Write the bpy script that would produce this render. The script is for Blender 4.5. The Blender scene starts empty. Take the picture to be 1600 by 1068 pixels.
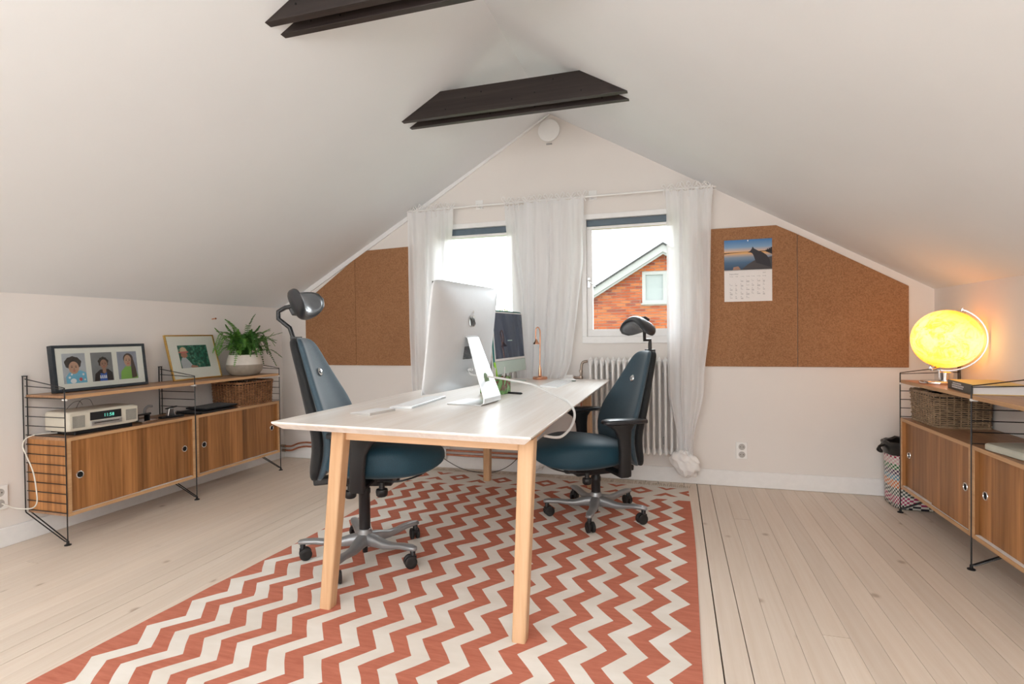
import bpy, bmesh, math, random
from math import sin, cos, pi, radians, sqrt, atan2
from mathutils import Vector, Matrix, noise

SC = bpy.context.scene
COL = SC.collection
rnd = random.Random(7)

# ------------------------------------------------------------------ camera
cam_data = bpy.data.cameras.new('camera')
cam = bpy.data.objects.new('camera', cam_data)
COL.objects.link(cam)
SC.camera = cam
FPX, YAW, PIT, ROL, Y0 = 846.8, .2925, -.0142, .0118, 531.8
cam_data.sensor_width = 36
cam_data.sensor_fit = 'HORIZONTAL'
cam_data.lens = FPX / 1600 * 36
cam_data.shift_y = -(534 - Y0) / 1600
cam_data.clip_start = 0.05
cam_data.clip_end = 300
_F = Vector((-sin(YAW), cos(YAW), 0)); _R = Vector((cos(YAW), sin(YAW), 0)); _U = Vector((0, 0, 1))
_Fp = _F * cos(PIT) + _U * sin(PIT); _Up = -_F * sin(PIT) + _U * cos(PIT)
_Rq = _R * cos(ROL) - _Up * sin(ROL); _Uq = _R * sin(ROL) + _Up * cos(ROL)
cam.matrix_world = Matrix(((_Rq.x, _Uq.x, -_Fp.x, 0), (_Rq.y, _Uq.y, -_Fp.y, 0), (_Rq.z, _Uq.z, -_Fp.z, 1.09), (0, 0, 0, 1)))

# ------------------------------------------------------------------ world, exposure, daylight and added fill lights
world = bpy.data.worlds.new('overcast_sky')
SC.world = world
world.use_nodes = True
_bg = world.node_tree.nodes['Background']
_bg.inputs['Color'].default_value = (.95, .975, 1, 1)
_bg.inputs['Strength'].default_value = 3.0
SC.view_settings.view_transform = 'Standard'
SC.view_settings.look = 'None'
SC.view_settings.gamma = 1
SC.view_settings.use_curve_mapping = False
SC.view_settings.exposure = 0.08
SC.cycles.max_bounces = 10
SC.cycles.diffuse_bounces = 6
SC.cycles.transparent_max_bounces = 12
SC.cycles.sample_clamp_indirect = 6

def area_light(name, loc, rot, sx, sy, watts, color):
    l = bpy.data.lights.new(name, 'AREA')
    l.shape = 'RECTANGLE'; l.size = sx; l.size_y = sy; l.energy = watts; l.color = color
    o = bpy.data.objects.new(name, l); COL.objects.link(o)
    o.location = loc; o.rotation_euler = rot
    return o
# added fill lights outside unseen openings behind the camera, standing in for daylight
area_light('rear_fill_light', (-.9, -2.78, 1.35), (radians(90), 0, 0), 2.6, 1.3, 46, (1, .985, .96))
area_light('roof_fill_light', (.52, -1.5, 2.12), (0, radians(29.8), 0), 1.0, 1.3, 38, (1, .975, .94))
area_light('roof_fill_light', (-2.33, -1.5, 2.12), (0, radians(-29.8), 0), 1.0, 1.3, 32, (1, .985, .96))
# added fill light without a lamp body behind the camera, washing the ceiling slopes
area_light('ceiling_fill_light', (-.9, -1.3, 1.15), (radians(180), 0, 0), .7, .7, 44, (.97, .985, 1))
# bright hazy side of the sky in front of the far gable
_s = bpy.data.lights.new('hazy_sun', 'SUN'); _s.energy = 7.5; _s.angle = radians(50); _s.color = (.90, .95, 1)
_so = bpy.data.objects.new('hazy_sun', _s); COL.objects.link(_so); _so.rotation_euler = Vector((-.15, -1, -.55)).to_track_quat('-Z', 'Y').to_euler()

# ------------------------------------------------------------------ room numbers
XL, XR, YB, YR, HW, HR = -3.38, 1.575, 4.064, -2.6, 1.335, 2.752
XM = (XL + XR) / 2
SL = (HR - HW) / (XR - XM)
ANG = math.atan(SL)
def roof(x): return HR - SL * abs(x - XM)

# ------------------------------------------------------------------ material helpers
MATS = {}
def new_mat(name):
    m = bpy.data.materials.new(name); m.use_nodes = True
    MATS[name] = m
    nt = m.node_tree
    return m, nt, nt.nodes['Principled BSDF']
def N(nt, kind, **kw):
    n = nt.nodes.new(kind)
    for k, v in kw.items(): setattr(n, k, v)
    return n
def coords(nt, scale=(1, 1, 1), rot=(0, 0, 0), kind='Object', loc=(0, 0, 0)):
    tc = N(nt, 'ShaderNodeTexCoord'); mp = N(nt, 'ShaderNodeMapping')
    mp.inputs['Scale'].default_value = scale; mp.inputs['Rotation'].default_value = rot
    mp.inputs['Location'].default_value = loc
    nt.links.new(tc.outputs[kind], mp.inputs['Vector'])
    return mp.outputs['Vector']
def noise_tex(nt, vec, scale=5, detail=4, rough=.5, dist=0):
    n = N(nt, 'ShaderNodeTexNoise')
    n.inputs['Scale'].default_value = scale; n.inputs['Detail'].default_value = detail
    n.inputs['Roughness'].default_value = rough; n.inputs['Distortion'].default_value = dist
    nt.links.new(vec, n.inputs['Vector'])
    return n.outputs['Fac']
def ramp(nt, fac, stops):
    r = N(nt, 'ShaderNodeValToRGB')
    el = r.color_ramp.elements
    while len(el) > 1: el.remove(el[-1])
    el[0].position = stops[0][0]; el[0].color = (*stops[0][1], 1)
    for p, c in stops[1:]:
        e = el.new(p); e.color = (*c, 1)
    nt.links.new(fac, r.inputs['Fac'])
    return r.outputs['Color']
def math_node(nt, op, a, b=None, c=None):
    n = N(nt, 'ShaderNodeMath', operation=op)
    for i, v in enumerate((a, b, c)):
        if v is None: continue
        if isinstance(v, (int, float)): n.inputs[i].default_value = v
        else: nt.links.new(v, n.inputs[i])
    return n.outputs[0]
def mixc(nt, fac, a, b, mode='MIX'):
    n = N(nt, 'ShaderNodeMix', data_type='RGBA', blend_type=mode)
    if isinstance(fac, (int, float)): n.inputs[0].default_value = fac
    else: nt.links.new(fac, n.inputs[0])
    for i, v in ((6, a), (7, b)):
        if isinstance(v, tuple): n.inputs[i].default_value = (*v, 1) if len(v) == 3 else v
        else: nt.links.new(v, n.inputs[i])
    return n.outputs[2]
def bump(nt, bsdf, height, strength=.2, dist=.002):
    b = N(nt, 'ShaderNodeBump'); b.inputs['Strength'].default_value = strength; b.inputs['Distance'].default_value = dist
    nt.links.new(height, b.inputs['Height']); nt.links.new(b.outputs[0], bsdf.inputs['Normal'])
def plain(name, col, rough=.5, metal=0, spec=.5, var=.04, nscale=30, bmp=0, bscale=200, emis=None):
    m, nt, b = new_mat(name)
    v = coords(nt)
    f = noise_tex(nt, v, nscale, 3)
    c2 = tuple(min(1, x * (1 + var)) for x in col); c1 = tuple(x * (1 - var) for x in col)
    nt.links.new(ramp(nt, f, [(.3, c1), (.7, c2)]), b.inputs['Base Color'])
    b.inputs['Roughness'].default_value = rough; b.inputs['Metallic'].default_value = metal
    b.inputs['Specular IOR Level'].default_value = spec
    if bmp: bump(nt, b, noise_tex(nt, v, bscale, 2), bmp, .001)
    if emis:
        b.inputs['Emission Color'].default_value = (*emis[0], 1); b.inputs['Emission Strength'].default_value = emis[1]
    return m
def wood(name, dark, light, axis='y', fine=70, rough=.5, strips=None, strip_axis='y', spec=.4, var=.25, stretch=.035, knots=None, objvar=0):
    m, nt, b = new_mat(name)
    s = [fine, fine, fine]; s['xyz'.index(axis)] = fine * stretch
    v = coords(nt, tuple(s))
    f = noise_tex(nt, v, 1, 5, .6, .6)
    s2 = [x * .16 for x in s]
    f2 = noise_tex(nt, coords(nt, tuple(s2)), 1, 3, .5, 1.2)
    ff = math_node(nt, 'ADD', math_node(nt, 'MULTIPLY', f, .5), math_node(nt, 'MULTIPLY', f2, .5))
    col = ramp(nt, ff, [(.33, dark), (.67, light)])
    if strips:
        tc = N(nt, 'ShaderNodeTexCoord'); sp = N(nt, 'ShaderNodeSeparateXYZ'); nt.links.new(tc.outputs['Object'], sp.inputs[0])
        oi = N(nt, 'ShaderNodeObjectInfo')
        k = math_node(nt, 'FLOOR', math_node(nt, 'DIVIDE', math_node(nt, 'ADD', sp.outputs['XYZ'.index(strip_axis.upper())], 50), strips))
        k = math_node(nt, 'ADD', k, math_node(nt, 'MULTIPLY', oi.outputs['Random'], 37.7))
        wn = N(nt, 'ShaderNodeTexWhiteNoise', noise_dimensions='1D'); nt.links.new(k, wn.inputs['W'])
        g = math_node(nt, 'ADD', math_node(nt, 'MULTIPLY', wn.outputs['Value'], var), 1 - var * .5)
        h = N(nt, 'ShaderNodeHueSaturation'); nt.links.new(g, h.inputs['Value']); nt.links.new(col, h.inputs['Color'])
        col = h.outputs[0]
    if objvar:
        oi = N(nt, 'ShaderNodeObjectInfo')
        g = math_node(nt, 'ADD', math_node(nt, 'MULTIPLY', oi.outputs['Random'], objvar), 1 - objvar * .5)
        h = N(nt, 'ShaderNodeHueSaturation'); nt.links.new(g, h.inputs['Value']); nt.links.new(col, h.inputs['Color'])
        col = h.outputs[0]
    if knots:
        tc = N(nt, 'ShaderNodeTexCoord'); oi = N(nt, 'ShaderNodeObjectInfo')
        cb = N(nt, 'ShaderNodeCombineXYZ'); nt.links.new(math_node(nt, 'MULTIPLY', oi.outputs['Random'], 91.0), cb.inputs[1]); nt.links.new(math_node(nt, 'MULTIPLY', oi.outputs['Random'], 33.0), cb.inputs[0])
        va = N(nt, 'ShaderNodeVectorMath', operation='ADD'); nt.links.new(coords(nt, (knots[0], knots[0] * .8, .01)), va.inputs[0]); nt.links.new(cb.outputs[0], va.inputs[1])
        vk = N(nt, 'ShaderNodeTexVoronoi'); vk.inputs['Scale'].default_value = 1; vk.inputs['Randomness'].default_value = .8
        nt.links.new(va.outputs[0], vk.inputs['Vector'])
        kf = ramp(nt, vk.outputs['Distance'], [(.0, (1, 1, 1)), (.10, (.75, .75, .75)), (.15, (.25, .25, .25)), (.22, (0, 0, 0))])
        sr = N(nt, 'ShaderNodeSeparateColor'); nt.links.new(vk.outputs['Color'], sr.inputs[0])
        wn = math_node(nt, 'MULTIPLY', math_node(nt, 'MULTIPLY', kf, knots[2]), math_node(nt, 'LESS_THAN', sr.outputs[0], .17))
        col = mixc(nt, wn, col, knots[1])
    nt.links.new(col, b.inputs['Base Color'])
    b.inputs['Roughness'].default_value = rough; b.inputs['Specular IOR Level'].default_value = spec
    bump(nt, b, f, .12, .001)
    return m

# ------------------------------------------------------------------ geometry helpers
def box(bm, c, s, rot=None, taper=None):
    """box centred at c with full sizes s"""
    vs = []
    for dx in (-.5, .5):
        for dy in (-.5, .5):
            for dz in (-.5, .5):
                p = Vector((dx * s[0], dy * s[1], dz * s[2]))
                if taper and dz > 0: p.x *= taper[0]; p.y *= taper[1]
                if rot is not None: p = rot @ p
                vs.append(bm.verts.new(p + Vector(c)))
    for f in ((0, 1, 3, 2), (4, 6, 7, 5), (0, 4, 5, 1), (2, 3, 7, 6), (0, 2, 6, 4), (1, 5, 7, 3)):
        bm.faces.new([vs[i] for i in f])
    return vs
def prism(bm, pts, d):
    """closed polygon pts (3D) extruded by vector d"""
    a = [bm.verts.new(p) for p in pts]; b = [bm.verts.new(Vector(p) + Vector(d)) for p in pts]
    bm.faces.new(a[::-1]); bm.faces.new(b)
    n = len(a)
    for i in range(n): bm.faces.new((a[i], a[(i + 1) % n], b[(i + 1) % n], b[i]))
def loft(bm, rings, cap=True, closed=True):
    vr = [[bm.verts.new(p) for p in r] for r in rings]
    n = len(vr[0])
    for a, b in zip(vr, vr[1:]):
        for i in range(n if closed else n - 1):
            bm.faces.new((a[i], a[(i + 1) % n], b[(i + 1) % n], b[i]))
    if cap and closed:
        bm.faces.new(vr[0][::-1]); bm.faces.new(vr[-1])
    return vr
def tube(bm, pts, r, n=8, closed=False, rs=None):
    pts = [Vector(p) for p in pts]
    rings = []
    up = None
    m = len(pts)
    for i, p in enumerate(pts):
        if closed: t = pts[(i + 1) % m] - pts[(i - 1) % m]
        elif i == 0: t = pts[1] - p
        elif i == m - 1: t = p - pts[i - 1]
        else: t = (pts[i + 1] - p).normalized() + (p - pts[i - 1]).normalized()
        t.normalize()
        if up is None:
            up = Vector((0, 0, 1)) if abs(t.z) < .9 else Vector((1, 0, 0))
        a = t.cross(up)
        if a.length < 1e-4: a = t.cross(Vector((1, 0, 0)))
        a.normalize(); b = a.cross(t).normalized(); up = b
        rr = rs[i] if rs else r
        rings.append([p + (a * cos(2 * pi * k / n) + b * sin(2 * pi * k / n)) * rr for k in range(n)])
    if closed:
        vr = [[bm.verts.new(p) for p in rg] for rg in rings]
        for i in range(m):
            A, B = vr[i], vr[(i + 1) % m]
            for k in range(n): bm.faces.new((A[k], A[(k + 1) % n], B[(k + 1) % n], B[k]))
    else:
        loft(bm, rings)
def smooth_path(pts, sub=6):
    pts = [Vector(p) for p in pts]
    out = []
    for i in range(len(pts) - 1):
        p0 = pts[max(i - 1, 0)]; p1 = pts[i]; p2 = pts[i + 1]; p3 = pts[min(i + 2, len(pts) - 1)]
        for k in range(sub):
            t = k / sub
            out.append(.5 * ((2 * p1) + (p2 - p0) * t + (2 * p0 - 5 * p1 + 4 * p2 - p3) * t * t + (3 * p1 - p0 - 3 * p2 + p3) * t ** 3))
    out.append(pts[-1])
    return out
def lathe(bm, prof, n=32, c=(0, 0, 0), M=None):
    rings = []
    for r, z in prof:
        ring = [Vector((max(r, 1e-4) * cos(2 * pi * k / n), max(r, 1e-4) * sin(2 * pi * k / n), z)) for k in range(n)]
        if M is not None: ring = [M @ p for p in ring]
        rings.append([p + Vector(c) for p in ring])
    loft(bm, rings)
def RM(ax, ang): return Matrix.Rotation(ang, 3, ax)
def BM(): return bmesh.new()
def obj(name, bm, mat, parent=None, smooth=False, bevel=0, seg=2, sub=0, loc=None, rot=None, auto=True):
    bmesh.ops.recalc_face_normals(bm, faces=bm.faces)
    me = bpy.data.meshes.new(name)
    bm.to_mesh(me); bm.free()
    o = bpy.data.objects.new(name, me); COL.objects.link(o)
    for mm in (mat if isinstance(mat, (list, tuple)) else [mat]): me.materials.append(mm)
    if parent: o.parent = parent
    if loc: o.location = loc
    if rot: o.rotation_euler = rot
    if bevel:
        b = o.modifiers.new('bevel', 'BEVEL'); b.width = bevel; b.segments = seg; b.limit_method = 'ANGLE'; b.angle_limit = radians(40)
    if sub:
        s = o.modifiers.new('sub', 'SUBSURF'); s.levels = sub; s.render_levels = sub
    if smooth:
        for p in me.polygons: p.use_smooth = True
        if auto: me.set_sharp_from_angle(angle=radians(42))
    return o
def share(src, name, parent, loc=None, rot=None):
    o = src.copy(); COL.objects.link(o); o.name = name; o.parent = parent
    if loc is not None: o.location = loc
    if rot is not None: o.rotation_euler = rot
    return o
def thing(name, label, cat, loc=(0, 0, 0), rz=0, group=None):
    o = bpy.data.objects.new(name, None); COL.objects.link(o)
    o.location = loc; o.rotation_euler = (0, 0, rz); o.empty_display_size = .05
    o['label'] = label; o['category'] = cat; o['kind'] = 'thing'
    if group: o['group'] = group
    return o
def tag(o, label, cat, group=None):
    o['label'] = label; o['category'] = cat; o['kind'] = 'thing'
    if group: o['group'] = group
    return o
def struct(o):
    o['kind'] = 'structure'; return o
def copy_tree(o, parent=None, loc=None):
    c = o.copy(); COL.objects.link(c); c.parent = parent
    if loc is not None: c.location = loc
    for ch in list(o.children): copy_tree(ch, c)
    return c
def poly(bm, pts, mi=0):
    f = bm.faces.new([bm.verts.new(p) for p in pts]); f.material_index = mi; return f
def text_mesh(s, size, align='LEFT'):
    cu = bpy.data.curves.new('txt', 'FONT'); cu.body = s; cu.size = size; cu.align_x = align; cu.resolution_u = 2
    o = bpy.data.objects.new('txt', cu); COL.objects.link(o)
    dg = bpy.context.evaluated_depsgraph_get(); dg.update()
    me = bpy.data.meshes.new_from_object(o.evaluated_get(dg))
    vs = [v.co.copy() for v in me.vertices]; fs = [list(p.vertices) for p in me.polygons]
    bpy.data.objects.remove(o); bpy.data.curves.remove(cu); bpy.data.meshes.remove(me)
    return vs, fs
def add_text(bm, s, size, origin, ex, ey, mi=0, align='LEFT'):
    vs, fs = text_mesh(s, size, align)
    ex = Vector(ex); ey = Vector(ey); o = Vector(origin)
    vv = [bm.verts.new(o + ex * v.x + ey * v.y) for v in vs]
    for f in fs:
        try: bm.faces.new([vv[i] for i in f]).material_index = mi
        except ValueError: pass

# ------------------------------------------------------------------ materials
def paint(name, col, rough=.85):
    m, nt, b = new_mat(name)
    v = coords(nt)
    f = noise_tex(nt, v, 1.5, 4)
    c2 = tuple(min(1, x * 1.015) for x in col); c1 = tuple(x * .985 for x in col)
    nt.links.new(ramp(nt, f, [(.35, c1), (.65, c2)]), b.inputs['Base Color'])
    b.inputs['Roughness'].default_value = rough; b.inputs['Specular IOR Level'].default_value = .25
    bump(nt, b, noise_tex(nt, v, 90, 4, .7), .08, .002)
    return m
M_WALL = paint('wall_paint', (.765, .73, .70))
M_CEIL = paint('ceiling_paint', (.775, .80, .82))
M_TRIM = plain('white_gloss_trim', (.82, .82, .82), .4, var=.02)
M_WHITE = plain('white_enamel', (.84, .84, .83), .3, var=.01)
M_BEAM = wood('dark_stained_beam', (.012, .008, .007), (.045, .033, .03), 'x', 40, .42)
M_PLANK = wood('whitewashed_pine', (.68, .565, .46), (.78, .69, .60), 'y', 45, .40, knots=(9.0, (.36, .25, .17), .8), objvar=.10)
M_SUB = plain('dark_subfloor', (.05, .035, .025), .9)
M_WAL = wood('walnut_veneer', (.18, .068, .018), (.51, .235, .082), 'z', 60, .42, strips=.098, strip_axis='y', var=.5)
M_WALH = wood('walnut_veneer_horizontal', (.26, .13, .065), (.46, .27, .155), 'y', 60, .4)
M_EDGE = wood('light_wood_edging', (.44, .24, .11), (.62, .38, .20), 'y', 80, .45)
M_BLK = plain('black_powder_coat', (.006, .006, .007), .4)
M_CHROME = plain('chrome', (.75, .75, .76), .12, 1, var=.02)
M_SATIN = plain('satin_steel', (.42, .42, .43), .3, 1, var=.02)
M_ALU = plain('satin_aluminium', (.72, .74, .75), .32, 1, var=.02)
M_COPPER = plain('copper', (.78, .40, .26), .2, 1, var=.08)
M_COPPERD = plain('copper_pipe', (.55, .22, .13), .4, .8, var=.15)
M_BRASS = plain('aged_brass', (.34, .27, .22), .4, .8, var=.2)
M_BLACKP = plain('black_plastic', (.008, .009, .011), .42)
M_RUBBER = plain('black_rubber', (.008, .008, .008), .6)
M_DARKHOLE = plain('dark_recess', (.004, .004, .004), .9)
M_SILVER = plain('grey_painted_metal', (.30, .31, .32), .35, .5, var=.03)
M_OAK = wood('oiled_ash_wood', (.54, .32, .17), (.70, .475, .29), 'z', 50, .5)
M_OAKX = wood('oiled_ash_wood_rail', (.56, .34, .19), (.78, .53, .33), 'x', 50, .5)
M_OAKY = wood('oiled_ash_wood_long_rail', (.56, .34, .19), (.78, .53, .33), 'y', 50, .5)
M_TOP = wood('whitewashed_ash_top', (.74, .67, .60), (.88, .85, .82), 'y', 45, .3, strips=.07, strip_axis='x', var=.08, spec=.5)

def mk_fabric(name, dark, light, rough=.75, sheen=.3):
    m, nt, b = new_mat(name)
    v = coords(nt)
    f = noise_tex(nt, v, 420, 2, .6)
    nt.links.new(ramp(nt, f, [(.35, dark), (.65, light)]), b.inputs['Base Color'])
    b.inputs['Roughness'].default_value = rough
    b.inputs['Sheen Weight'].default_value = sheen; b.inputs['Sheen Roughness'].default_value = .4
    bump(nt, b, f, .25, .001)
    return m
M_TEAL = mk_fabric('teal_wool_upholstery', (.002, .030, .055), (.006, .055, .085), .62, .12)
M_SLATE = mk_fabric('slate_blue_upholstery', (.016, .040, .060), (.045, .085, .115), .65, .3)
M_CHBLK = mk_fabric('black_backrest_fabric', (.004, .005, .006), (.010, .012, .014), .8, .1)
M_LEATH = plain('black_leather', (.022, .025, .030), .33, var=.1, bmp=.1, bscale=300)
M_LEATHG = plain('grey_faced_leather', (.14, .15, .165), .25, var=.06, bmp=.06, bscale=300)

def mk_cork():
    m, nt, b = new_mat('cork')
    v = coords(nt)
    f = noise_tex(nt, v, 130, 4, .75); g = noise_tex(nt, v, 2.5, 3)
    c = ramp(nt, f, [(.34, (.20, .092, .040)), (.5, (.31, .148, .066)), (.66, (.40, .205, .10))])
    c = mixc(nt, .12, c, ramp(nt, g, [(.3, (.3, .15, .07)), (.7, (.55, .3, .15))]))
    nt.links.new(c, b.inputs['Base Color']); b.inputs['Roughness'].default_value = .9
    bump(nt, b, f, .3, .002)
    return m
M_CORK = mk_cork()

def mk_curtain():
    m, nt, b = new_mat('sheer_white_cotton')
    v = coords(nt)
    b.inputs['Base Color'].default_value = (.95, .96, .97, 1); b.inputs['Roughness'].default_value = .9
    f = noise_tex(nt, coords(nt, (300, 300, 40)), 1, 2)
    bump(nt, b, f, .15, .001)
    tr = N(nt, 'ShaderNodeBsdfTranslucent'); tr.inputs['Color'].default_value = (.97, .98, 1, 1)
    tp = N(nt, 'ShaderNodeBsdfTransparent')
    m1 = N(nt, 'ShaderNodeMixShader'); m1.inputs[0].default_value = .42
    nt.links.new(b.outputs[0], m1.inputs[1]); nt.links.new(tr.outputs[0], m1.inputs[2])
    m2 = N(nt, 'ShaderNodeMixShader')
    nt.links.new(math_node(nt, 'MULTIPLY', noise_tex(nt, coords(nt, (30, 30, 2)), 1, 2), .26), m2.inputs[0])
    nt.links.new(m1.outputs[0], m2.inputs[1]); nt.links.new(tp.outputs[0], m2.inputs[2])
    nt.links.new(m2.outputs[0], nt.nodes['Material Output'].inputs['Surface'])
    return m
M_CURT = mk_curtain()
M_CLOTH = plain('white_cotton_knot', (.85, .84, .83), .9, var=.03)

def mk_glass():
    m, nt, b = new_mat('window_glass')
    gl = N(nt, 'ShaderNodeBsdfGlossy'); gl.inputs['Roughness'].default_value = .02
    tp = N(nt, 'ShaderNodeBsdfTransparent'); tp.inputs['Color'].default_value = (.97, .985, .98, 1)
    fr = N(nt, 'ShaderNodeFresnel'); fr.inputs['IOR'].default_value = 1.12
    mx = N(nt, 'ShaderNodeMixShader')
    nt.links.new(fr.outputs[0], mx.inputs[0]); nt.links.new(tp.outputs[0], mx.inputs[1]); nt.links.new(gl.outputs[0], mx.inputs[2])
    nt.links.new(mx.outputs[0], nt.nodes['Material Output'].inputs['Surface'])
    return m
M_GLASS = mk_glass()

def mk_rug():
    m, nt, b = new_mat('woven_zigzag_cotton')
    tc = N(nt, 'ShaderNodeTexCoord'); sp = N(nt, 'ShaderNodeSeparateXYZ')
    # slight waviness of the weave
    nz = N(nt, 'ShaderNodeTexNoise'); nz.inputs['Scale'].default_value = 5; nz.inputs['Detail'].default_value = 1
    nt.links.new(tc.outputs['Object'], nz.inputs['Vector'])
    sub = N(nt, 'ShaderNodeVectorMath', operation='SUBTRACT'); nt.links.new(nz.outputs['Color'], sub.inputs[0]); sub.inputs[1].default_value = (.5, .5, .5)
    sc = N(nt, 'ShaderNodeVectorMath', operation='SCALE'); nt.links.new(sub.outputs[0], sc.inputs[0]); sc.inputs['Scale'].default_value = .022
    ad = N(nt, 'ShaderNodeVectorMath', operation='ADD'); nt.links.new(tc.outputs['Object'], ad.inputs[0]); nt.links.new(sc.outputs[0], ad.inputs[1])
    nt.links.new(ad.outputs[0], sp.inputs[0])
    X, Y = sp.outputs[0], sp.outputs[1]
    MN = lambda op, a, b_=None, c=None: math_node(nt, op, a, b_, c)
    A, P, Wd, X1, NST, PY, PH = .078, .1392, .0695, .049, 13, .2025, 1.838
    # tri = 1 at tips pointing right (y = PH + k PY), 0 halfway
    t = MN('FRACT', MN('ADD', MN('DIVIDE', MN('SUBTRACT', Y, PH), PY), 100))
    tri = MN('ABSOLUTE', MN('SUBTRACT', MN('MULTIPLY', t, 2), 1))
    s = MN('SUBTRACT', X, MN('MULTIPLY', MN('SUBTRACT', tri, 1), A))     # x position of the tip line
    q = MN('SUBTRACT', X1, s)                                            # distance left of first right boundary
    k = MN('DIVIDE', q, P)
    fr = MN('FRACT', MN('ADD', k, 40))
    white = MN('LESS_THAN', fr, Wd / P)
    white = MN('MULTIPLY', white, MN('GREATER_THAN', k, 0)); white = MN('MULTIPLY', white, MN('LESS_THAN', k, NST + .9))
    # end band of diamonds
    def bandpat(YC, flip):
        yy = MN('MULTIPLY', MN('SUBTRACT', Y, YC), flip)
        dxr = MN('ABSOLUTE', MN('SUBTRACT', MN('FRACT', MN('ADD', MN('DIVIDE', MN('SUBTRACT', X, .098), .3325), 50.5)), .5))
        dx = MN('MULTIPLY', dxr, .3325)
        d1 = MN('ADD', dx, MN('ABSOLUTE', yy))
        dia = MN('MULTIPLY', MN('LESS_THAN', d1, .085), MN('GREATER_THAN', d1, .034))
        dx2 = MN('SUBTRACT', .16625, dx)
        up_ = MN('MULTIPLY', MN('LESS_THAN', MN('ADD', dx2, MN('SUBTRACT', .105, yy)), .07), MN('GREATER_THAN', MN('ADD', MN('MULTIPLY', dx2, 1), MN('SUBTRACT', .105, yy)), .026))
        up_ = MN('MULTIPLY', up_, MN('LESS_THAN', yy, .105))
        dn = MN('MULTIPLY', MN('LESS_THAN', MN('ADD', dx2, MN('ADD', .105, yy)), .08), MN('GREATER_THAN', MN('ADD', dx2, MN('ADD', .105, yy)), .030))
        dn = MN('MULTIPLY', dn, MN('GREATER_THAN', yy, -.105))
        return MN('MAXIMUM', dia, MN('MAXIMUM', up_, dn))
    pat = bandpat(3.785, 1)
    endm = MN('GREATER_THAN', MN('ADD', Y, MN('MULTIPLY', tri, 0)), 3.615)
    red_main = MN('SUBTRACT', 1, white)
    gap = MN('MULTIPLY', MN('GREATER_THAN', Y, 3.585), MN('LESS_THAN', Y, 3.67))
    red = N(nt, 'ShaderNodeMix', data_type='FLOAT'); nt.links.new(endm, red.inputs[0]); nt.links.new(red_main, red.inputs[2]); nt.links.new(pat, red.inputs[3])
    redf = MN('MULTIPLY', red.outputs[0], MN('LESS_THAN', Y, 3.895))
    rc = ramp(nt, noise_tex(nt, coords(nt, (8, 60, 8)), 1, 4, .7), [(.3, (.43, .135, .085)), (.7, (.56, .20, .135))])
    wc = ramp(nt, noise_tex(nt, coords(nt, (3, 8, 3)), 1, 4, .6), [(.3, (.70, .65, .58)), (.7, (.80, .765, .71))])
    nt.links.new(mixc(nt, redf, wc, rc), b.inputs['Base Color'])
    b.inputs['Roughness'].default_value = .95; b.inputs['Specular IOR Level'].default_value = .15
    bump(nt, b, noise_tex(nt, coords(nt, (120, 500, 1)), 1, 2), .3, .001)
    return m
M_RUG = mk_rug()
M_FRINGE = plain('cotton_fringe', (.66, .58, .48), .95)

# ------------------------------------------------------------------ structure
T = .22
# floor: sub floor and planks
bm = BM(); box(bm, ((XL + XR) / 2, (YB + YR) / 2, -.07), (XR - XL + .4, YB - YR + .4, .08))
floor = struct(obj('floor', bm, M_SUB))
PW = .0887
k0 = -int((.229 - XL) / PW) - 1
x = .229 + k0 * PW
meshes = {}
while x < XR:
    g = .0006 if rnd.random() < .72 else (.0013 if rnd.random() < .7 else .0026)
    a = max(x + g, XL + .001); b_ = min(x + PW - g, XR - .001)
    if b_ - a > .01:
        cut = rnd.uniform(YR + .5, YR + 2.4) if rnd.random() < .8 else rnd.uniform(1.2, 3.4)
        for (y0, y1) in ((YR + .002, cut - .0012), (cut + .0012, YB - .003)):
            bm = BM()
            box(bm, (0, 0, -.014 + rnd.uniform(-.0006, 0)), (b_ - a, y1 - y0, .028))
            o = obj('plank', bm, M_PLANK, floor)
            o.location = ((a + b_) / 2, (y0 + y1) / 2, 0)
    x += PW
# walls
def wall_poly(name, pts, d, holes=None):
    bm = BM(); prism(bm, pts, d); return struct(obj(name, bm, M_WALL))
W1 = (-1.86, -1.16); W2 = (-.655, .055); WZ = (1.02, 1.955)
# far gable wall built round the two window openings
bm = BM()
def gable(bm, xs, y, zsplit, d):
    pass
def strip(bm, x0, x1, z0, z1=None):
    """column of wall from x0 to x1; z1 None = up to the roof line"""
    if z1 is None:
        pts = [(x0, YB, z0), (x1, YB, z0), (x1, YB, roof(x1))]
        if x0 < XM < x1: pts.append((XM, YB, HR))
        pts.append((x0, YB, roof(x0)))
    else: pts = [(x0, YB, z0), (x1, YB, z0), (x1, YB, z1), (x0, YB, z1)]
    prism(bm, pts, (0, T, 0))
strip(bm, XL, W1[0], 0); strip(bm, W1[0], W1[1], 0, WZ[0]); strip(bm, W1[0], W1[1], WZ[1]); strip(bm, W1[1], W2[0], 0)
strip(bm, W2[0], W2[1], 0, WZ[0]); strip(bm, W2[0], W2[1], WZ[1]); strip(bm, W2[1], XR, 0)
bmesh.ops.remove_doubles(bm, verts=bm.verts, dist=1e-5)
struct(obj('wall_far', bm, M_WALL))
bm = BM(); box(bm, (XL - T / 2, (YB + YR) / 2, HW / 2 + .02), (T, YB - YR + 2 * T, HW + .1)); struct(obj('wall_left', bm, M_WALL))
bm = BM(); box(bm, (XR + T / 2, (YB + YR) / 2, HW / 2 + .02), (T, YB - YR + 2 * T, HW + .1)); struct(obj('wall_right', bm, M_WALL))
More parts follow.
